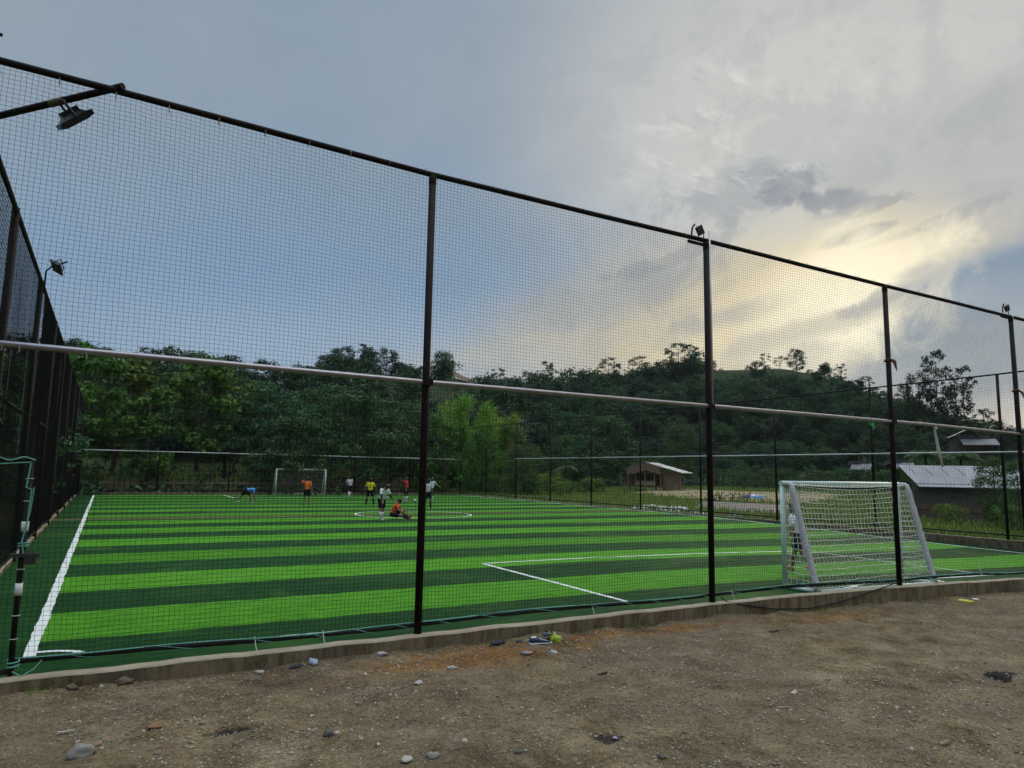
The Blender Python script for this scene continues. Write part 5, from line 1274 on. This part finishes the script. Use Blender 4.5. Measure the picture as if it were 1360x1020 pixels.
X,Y,Z=dp(728,850); shoe((X,Y+.0,Z+.05),R(30),greyc,M['stone_grey'],M['black'],'grey shoe lying on top of the lime cloth by the near kerb',R(14))
X,Y,Z=dp(731,850); crumple('lime_cloth',(X+.06,Y+.03,Z+.01),(.19,.09,.06),lime,'lime green cloth bundled under the shoes by the near kerb','cloth',3)
X,Y,Z=dp(662,856); crumple('black_cloth',(X,Y+.02,Z+.01),(.17,.07,.045),blackc,'crumpled black cloth at the foot of the near kerb left of the shoes','cloth',5)
X,Y,Z=dp(692,853); crumple('black_cloth',(X,Y+.02,Z+.0),(.08,.05,.03),blackc,'small black rag between the black cloth and the navy shoe','cloth',6)
X,Y,Z=dp(1284,800); crumple('yellow_wrapper',(X,Y,Z+.01),(.16,.06,.035),simple('yellow_plastic',(.60,.55,.04),(.5,.45,.05),8,.5),'bright yellow wrapper on the dirt near the kerb at right','wrapper',7)
X,Y,Z=dp(1296,797); crumple('paper_scrap',(X,Y,Z+.01),(.07,.05,.02),M['tape'],'white scrap beside the yellow wrapper','scrap',8)
X,Y,Z=dp(416,883); crumple('paper_scrap',(X,Y,Z+.02),(.05,.035,.05),simple('pale_blue_plastic',(.40,.46,.60),(.3,.35,.48),20,.5),'pale blue crumpled scrap at the near kerb left of the first fence post','scrap',9)
X,Y,Z=dp(394,886); crumple('black_cloth',(X,Y,Z+.0),(.10,.04,.03),blackc,'black scrap left of the pale blue scrap at the near kerb','cloth',10)
X,Y,Z=dp(506,870); crumple('paper_scrap',(X,Y,Z+.01),(.07,.04,.03),simple('pale_pink_plastic',(.42,.36,.38),(.3,.26,.28),20,.5),'pinkish crumpled scrap at the near kerb just left of the first fence post','scrap',11)
X,Y,Z=dp(817,983); crumple('bottle_cap',(X,Y,Z+.015),(.022,.022,.014),simple('violet_plastic',(.30,.26,.45),(.2,.18,.3),8,.4),'tiny violet bottle cap in the dark pit on the dirt','bottle cap',12)
WD=[(1055,921,.13,.045,.4,'pale','flat pale chip of wood on the dirt at right of the middle'),(1040,942,.12,.03,-.5,'brown','thin wood splinter below the pale chip on the dirt'),(1254,989,.12,.035,-.1,'brown','brown wood chip near the lower right corner'),(1030,839,.30,.02,.05,'dark','dark thin stick on the dirt below the second fence post'),(87,974,.13,.02,.1,'pale','pale stick lying on the dirt at lower left'),(800,896,.14,.025,.1,'dark','dark stick on the dirt below the shoes')]
for (x,y,l_,w_,a,m,lab) in WD:
    X,Y,Z=dp(x,y); mb=MB(); mb.box((0,0,0),(l_,w_,.014),(0,.03,0),top=.9); mb.box((l_*.3,.002,.009),(l_*.5,w_*.5,.008)); o=mb.build('wood_chip',simple('chip_'+m,{'pale':(.46,.42,.36),'brown':(.26,.20,.14),'dark':(.06,.045,.035)}[m],None,20,.9)); o.location=(X,Y,Z+.012); o.rotation_euler=(.06,.04,a); tag(o,lab,'wood chip','wood scraps on the dirt')
# ash heap
X,Y,Z=dp(1328,901); crumple('ash_heap',(X,Y,Z-.005),(.34,.12,.03),simple('black_ash',(.010,.010,.010),(.022,.020,.018),20,1,0,.05,.6),'black heap of wet ash on the dirt at the right edge','ash heap',14,n=24)
# hose over the kerb
pts=[dp(1,1)]*0
def on_kerb(x,y,Y):
    v=ray(x,y); t=(Y-CAM.y)/v.y; return CAM+v*t
pts=[on_kerb(958,794,.0),on_kerb(966,799,-.12),on_kerb(985,803,-.18),on_kerb(1030,809,-.19),on_kerb(1075,808,-.19),on_kerb(1110,801,-.19),on_kerb(1140,792,-.19),on_kerb(1165,783,-.185),on_kerb(1188,775,-.12),on_kerb(1196,771,-.0)]
mb=MB(); mb.tube(pts,.010,7); tag(shade(mb.build('black_hose',M['black'])),'black hose sagging over the face of the near kerb below the goal','hose')
X,Y=14.7,-.06; mb=MB(); mb.box((X,.12,turf_z(X,0)+.055),(.55,.14,.025),(0,0,.12)); mb.box((X+.05,.12,turf_z(X,0)+.075),(.3,.10,.02),(0,0,.12)); tag(mb.build('foot_plate',M['tape']),'pale flat board under the left stay of the near goal','board','boards under the goal stays')
X=18.0; mb=MB(); mb.box((X-.4,.12,turf_z(X,0)+.055),(.6,.14,.025),(0,0,.1)); mb.box((X-.35,.12,turf_z(X,0)+.075),(.3,.10,.02),(0,0,.1)); tag(mb.build('foot_plate',M['tape']),'pale flat board under the right stay of the near goal','board','boards under the goal stays')

# ------------------------------------------------------------------ sky, sun, camera
SUN_AZ,SUN_EL=R(57.13),R(12.3)
SD=Vector((math.sin(SUN_AZ)*math.cos(SUN_EL),math.cos(SUN_AZ)*math.cos(SUN_EL),math.sin(SUN_EL)))
def build_world():
    w=bpy.data.worlds.new('World'); scene.world=w; w.use_nodes=True; t=NT.__new__(NT); t.t=w.node_tree; t.t.nodes.clear()
    out=t.t.nodes.new('ShaderNodeOutputWorld')
    sky=t.n('ShaderNodeTexSky'); sky.sky_type='NISHITA'; sky.sun_disc=False; sky.sun_elevation=SUN_EL; sky.sun_rotation=SUN_AZ; sky.air_density=1.0; sky.dust_density=1.5; sky.ozone_density=1.5
    d=t.n('ShaderNodeTexCoord').outputs['Generated']
    sx=t.n('ShaderNodeSeparateXYZ'); t.l(d,sx.inputs[0]); X,Y,Z=sx.outputs
    den=t.math('ADD',t.math('MAXIMUM',Z,0.0),.16)
    cv=t.n('ShaderNodeCombineXYZ'); t.l(t.math('DIVIDE',X,den),cv.inputs[0]); t.l(t.math('DIVIDE',Y,den),cv.inputs[1])
    mp=t.n('ShaderNodeMapping'); mp.inputs['Rotation'].default_value=(0,0,R(-20)); mp.inputs['Scale'].default_value=(1.0,.55,1); t.l(cv.outputs[0],mp.inputs['Vector'])
    P=mp.outputs[0]
    def mr(v,a,b,c=0.,e=1.,sm=True):
        m=t.n('ShaderNodeMapRange'); m.interpolation_type='SMOOTHSTEP' if sm else 'LINEAR'; t.l(v,m.inputs[0])
        for i,q in enumerate((a,b,c,e)): m.inputs[i+1].default_value=q
        return m.outputs[0]
    AZ=t.math('ARCTAN2',X,Y); EL=t.math('ARCSINE',Z)
    warp=t.noise(1.6,7,.62,P,.3); warp2=t.noise(13,8,.66,d,.5); wide=t.noise(.55,5,.55,P,.3)
    def ell(px,py,rx,ry,rot=0,nz=.5,fine=False,soft=.9):
        """a soft cloud mass at a bearing and height of the sky, edges broken by noise"""
        v=ray(px,py); a0=math.atan2(v.x,v.y); e0=math.atan(v.z); c_,s_=math.cos(R(rot)),math.sin(R(rot))
        dx=t.math('SUBTRACT',AZ,a0); dy=t.math('SUBTRACT',EL,e0)
        u=t.math('ADD',t.math('MULTIPLY',dx,c_*FPX/rx),t.math('MULTIPLY',dy,s_*FPX/rx)); w_=t.math('ADD',t.math('MULTIPLY',dx,-s_*FPX/ry),t.math('MULTIPLY',dy,c_*FPX/ry))
        q=t.math('SQRT',t.math('ADD',t.math('MULTIPLY',u,u),t.math('MULTIPLY',w_,w_)))
        q=t.math('ADD',q,t.math('MULTIPLY_ADD',warp2 if fine else warp,nz*4,-nz*2))
        return mr(q,1.0+soft*.5,1.0-soft*.5 if soft<2 else 0.)
    side=mr(AZ,azim(520),azim(1120)); up=mr(EL,.05,.55)
    c=t.mix(side,(.268,.345,.425),(.50,.505,.50))
    skyc=t.mix(1,sky.outputs['Color'],(.1,.1,.1),'MULTIPLY'); c=t.mix(.08,c,skyc)
    c=t.mix(t.math('MULTIPLY',ell(330,475,640,185,0,.18,False,1.5),.9),c,(.20,.335,.515))
    c=t.mix(t.math('MULTIPLY',ell(600,490,420,70,0,.25,False,1.4),.5),c,(.40,.50,.60))
    c=t.mix(ell(1140,195,300,170,-10,.22,False,1.5),c,(.60,.605,.575))
    c=t.mix(t.math('MULTIPLY',ell(1360,250,190,105,15,.3,False,1.0),.75),c,(.44,.445,.45))
    c=t.mix(t.math('MULTIPLY',ell(1000,440,330,100,8,.35,False,1.3),.85),c,(.66,.57,.38))
    c=t.mix(ell(1075,425,190,88,20,.26,False,1.2),c,(.92,.80,.54))
    c=t.mix(t.math('MULTIPLY',ell(1112,402,98,58,22,.30,True,1.2),1.0),c,(1.18,1.04,.70))
    c=t.mix(t.math('MULTIPLY',ell(1325,378,175,46,16,.3,False,.8),1.0),c,(.15,.245,.365))
    c=t.mix(t.math('MULTIPLY',ell(1270,455,190,75,5,.25,False,1.0),.8),c,(.33,.395,.45))
    c=t.mix(t.math('MULTIPLY',ell(800,400,150,26,14,.5,True,.9),.5),c,(.36,.40,.43))
    c=t.mix(t.math('MULTIPLY',ell(985,415,75,14,12,.6,True,.9),.5),c,(.42,.42,.40))
    for (px,py,rx,ry,rt,k) in ((1050,250,30,18,10,.55),(1092,266,40,11,-6,.66),(1158,272,46,8,4,.5),(1150,309,52,7,12,.62),(1230,300,70,6,14,.3),(900,340,90,8,16,.3),(1215,362,34,10,18,.6),(960,265,80,28,0,.4)):
        c=t.mix(t.math('MULTIPLY',ell(px,py,rx,ry,rt,1.05,True,.8),k),c,(.225,.25,.295))
    # thin cirrus ripples
    rip=t.n('ShaderNodeMapping'); rip.inputs['Rotation'].default_value=(0,0,R(25)); rip.inputs['Scale'].default_value=(7,16,1); t.l(cv.outputs[0],rip.inputs['Vector'])
    rn=t.noise(1.0,6,.65,rip.outputs[0],.6)
    c=t.mix(t.math('MULTIPLY',t.math('MULTIPLY',mr(rn,.50,.68),ell(985,165,150,85,10,.3,True,1.1)),.75),c,(.74,.735,.70))
    mot=t.noise(9,6,.7,P,.6); sidew=mr(AZ,azim(500),azim(1000),.35,1.)
    c=t.mix(t.math('MULTIPLY',t.math('MULTIPLY',mr(warp,.42,.66),sidew),.20),c,(.66,.65,.62)); c=t.mix(t.math('MULTIPLY',t.math('MULTIPLY',mr(warp2,.58,.40),sidew),.22),c,(.27,.31,.36))
    c=t.mix(t.math('MULTIPLY',t.math('MULTIPLY',mr(mot,.56,.72),sidew),.12),c,(.26,.29,.33))
    c=t.mix(t.math('MULTIPLY',mr(wide,.40,.65),.20),c,(.40,.435,.465))
    c=t.mix(t.math('MULTIPLY',ell(1118,402,92,62,25,.75,True,1.5),.95),c,(1.08,.98,.72)); c=t.mix(1,c,t.mix(ell(1138,412,40,30,10,.8,True,1.7),(0,0,0),(.16,.16,.14)),'ADD')
    c=t.mix(t.math('MULTIPLY',ell(1085,432,120,13,14,.9,True,.9),.55),c,(.60,.56,.47)); c=t.mix(t.math('MULTIPLY',ell(1180,392,60,10,20,.9,True,.9),.6),c,(.42,.43,.44))
    # overcast brightened overhead, outside the picture, to add light from above
    ov=mr(Z,.57,.90,1.0,5.2); oc=t.n('ShaderNodeCombineColor'); [t.l(ov,oc.inputs[i]) for i in range(3)]
    c=t.mix(1,c,oc.outputs[0],'MULTIPLY')
    # low sky behind the camera darkened, an added unseen cloud for contrast
    fv=Vector((AX_F.x,AX_F.y,0)).normalized(); bk=t.n('ShaderNodeVectorMath'); bk.operation='DOT_PRODUCT'; t.l(d,bk.inputs[0]); bk.inputs[1].default_value=fv
    dk=t.math('MULTIPLY',mr(bk.outputs['Value'],.30,-.25),mr(Z,.62,.25)); c=t.mix(t.math('MULTIPLY',dk,.72),c,(.05,.058,.07))
    bg=t.n('ShaderNodeBackground'); bg.inputs['Strength'].default_value=.1; c=t.mix(1,c,(10,10,10),'MULTIPLY'); t.l(c,bg.inputs['Color'])
    t.l(bg.outputs[0],out.inputs['Surface'])
build_world()
sun=bpy.data.lights.new('sun','SUN'); sun.energy=1.2; sun.angle=R(26); sun.color=(1,.90,.74)
so=bpy.data.objects.new('sun',sun); col.objects.link(so); so.rotation_euler=(-SD).to_track_quat('-Z','Y').to_euler()

hz=MB(); hz.box((250,350,28),(1300,1300,62.4)); hzt=NT('thin_evening_air'); vv=hzt.n('ShaderNodeVolumePrincipled'); vv.inputs['Color'].default_value=(.80,.90,1,1); vv.inputs['Density'].default_value=.00011; vv.inputs['Anisotropy'].default_value=.2
hzt.l(vv.outputs[0],hzt.out.inputs['Volume']); tag(hz.build('haze',hzt.mat),'thin bluish evening air over the hills',kind='stuff')
cam=bpy.data.cameras.new('camera'); co=bpy.data.objects.new('camera',cam); col.objects.link(co); scene.camera=co
cam.sensor_width=36; cam.lens=36*FPX/1360; cam.clip_end=9000; cam.clip_start=.05
Mx=Matrix((AX_R,AX_U,-AX_F)).transposed().to_4x4(); Mx.translation=CAM; co.matrix_world=Mx
scene.view_settings.view_transform='Standard'; scene.view_settings.look='None'; scene.view_settings.exposure=0; scene.view_settings.gamma=1
scene.render.engine='CYCLES'; scene.cycles.max_bounces=6; scene.cycles.diffuse_bounces=3; scene.cycles.glossy_bounces=2; scene.cycles.transparent_max_bounces=8
scene.cycles.use_denoising=True; scene.cycles.sample_clamp_indirect=2.0; scene.cycles.volume_bounces=0
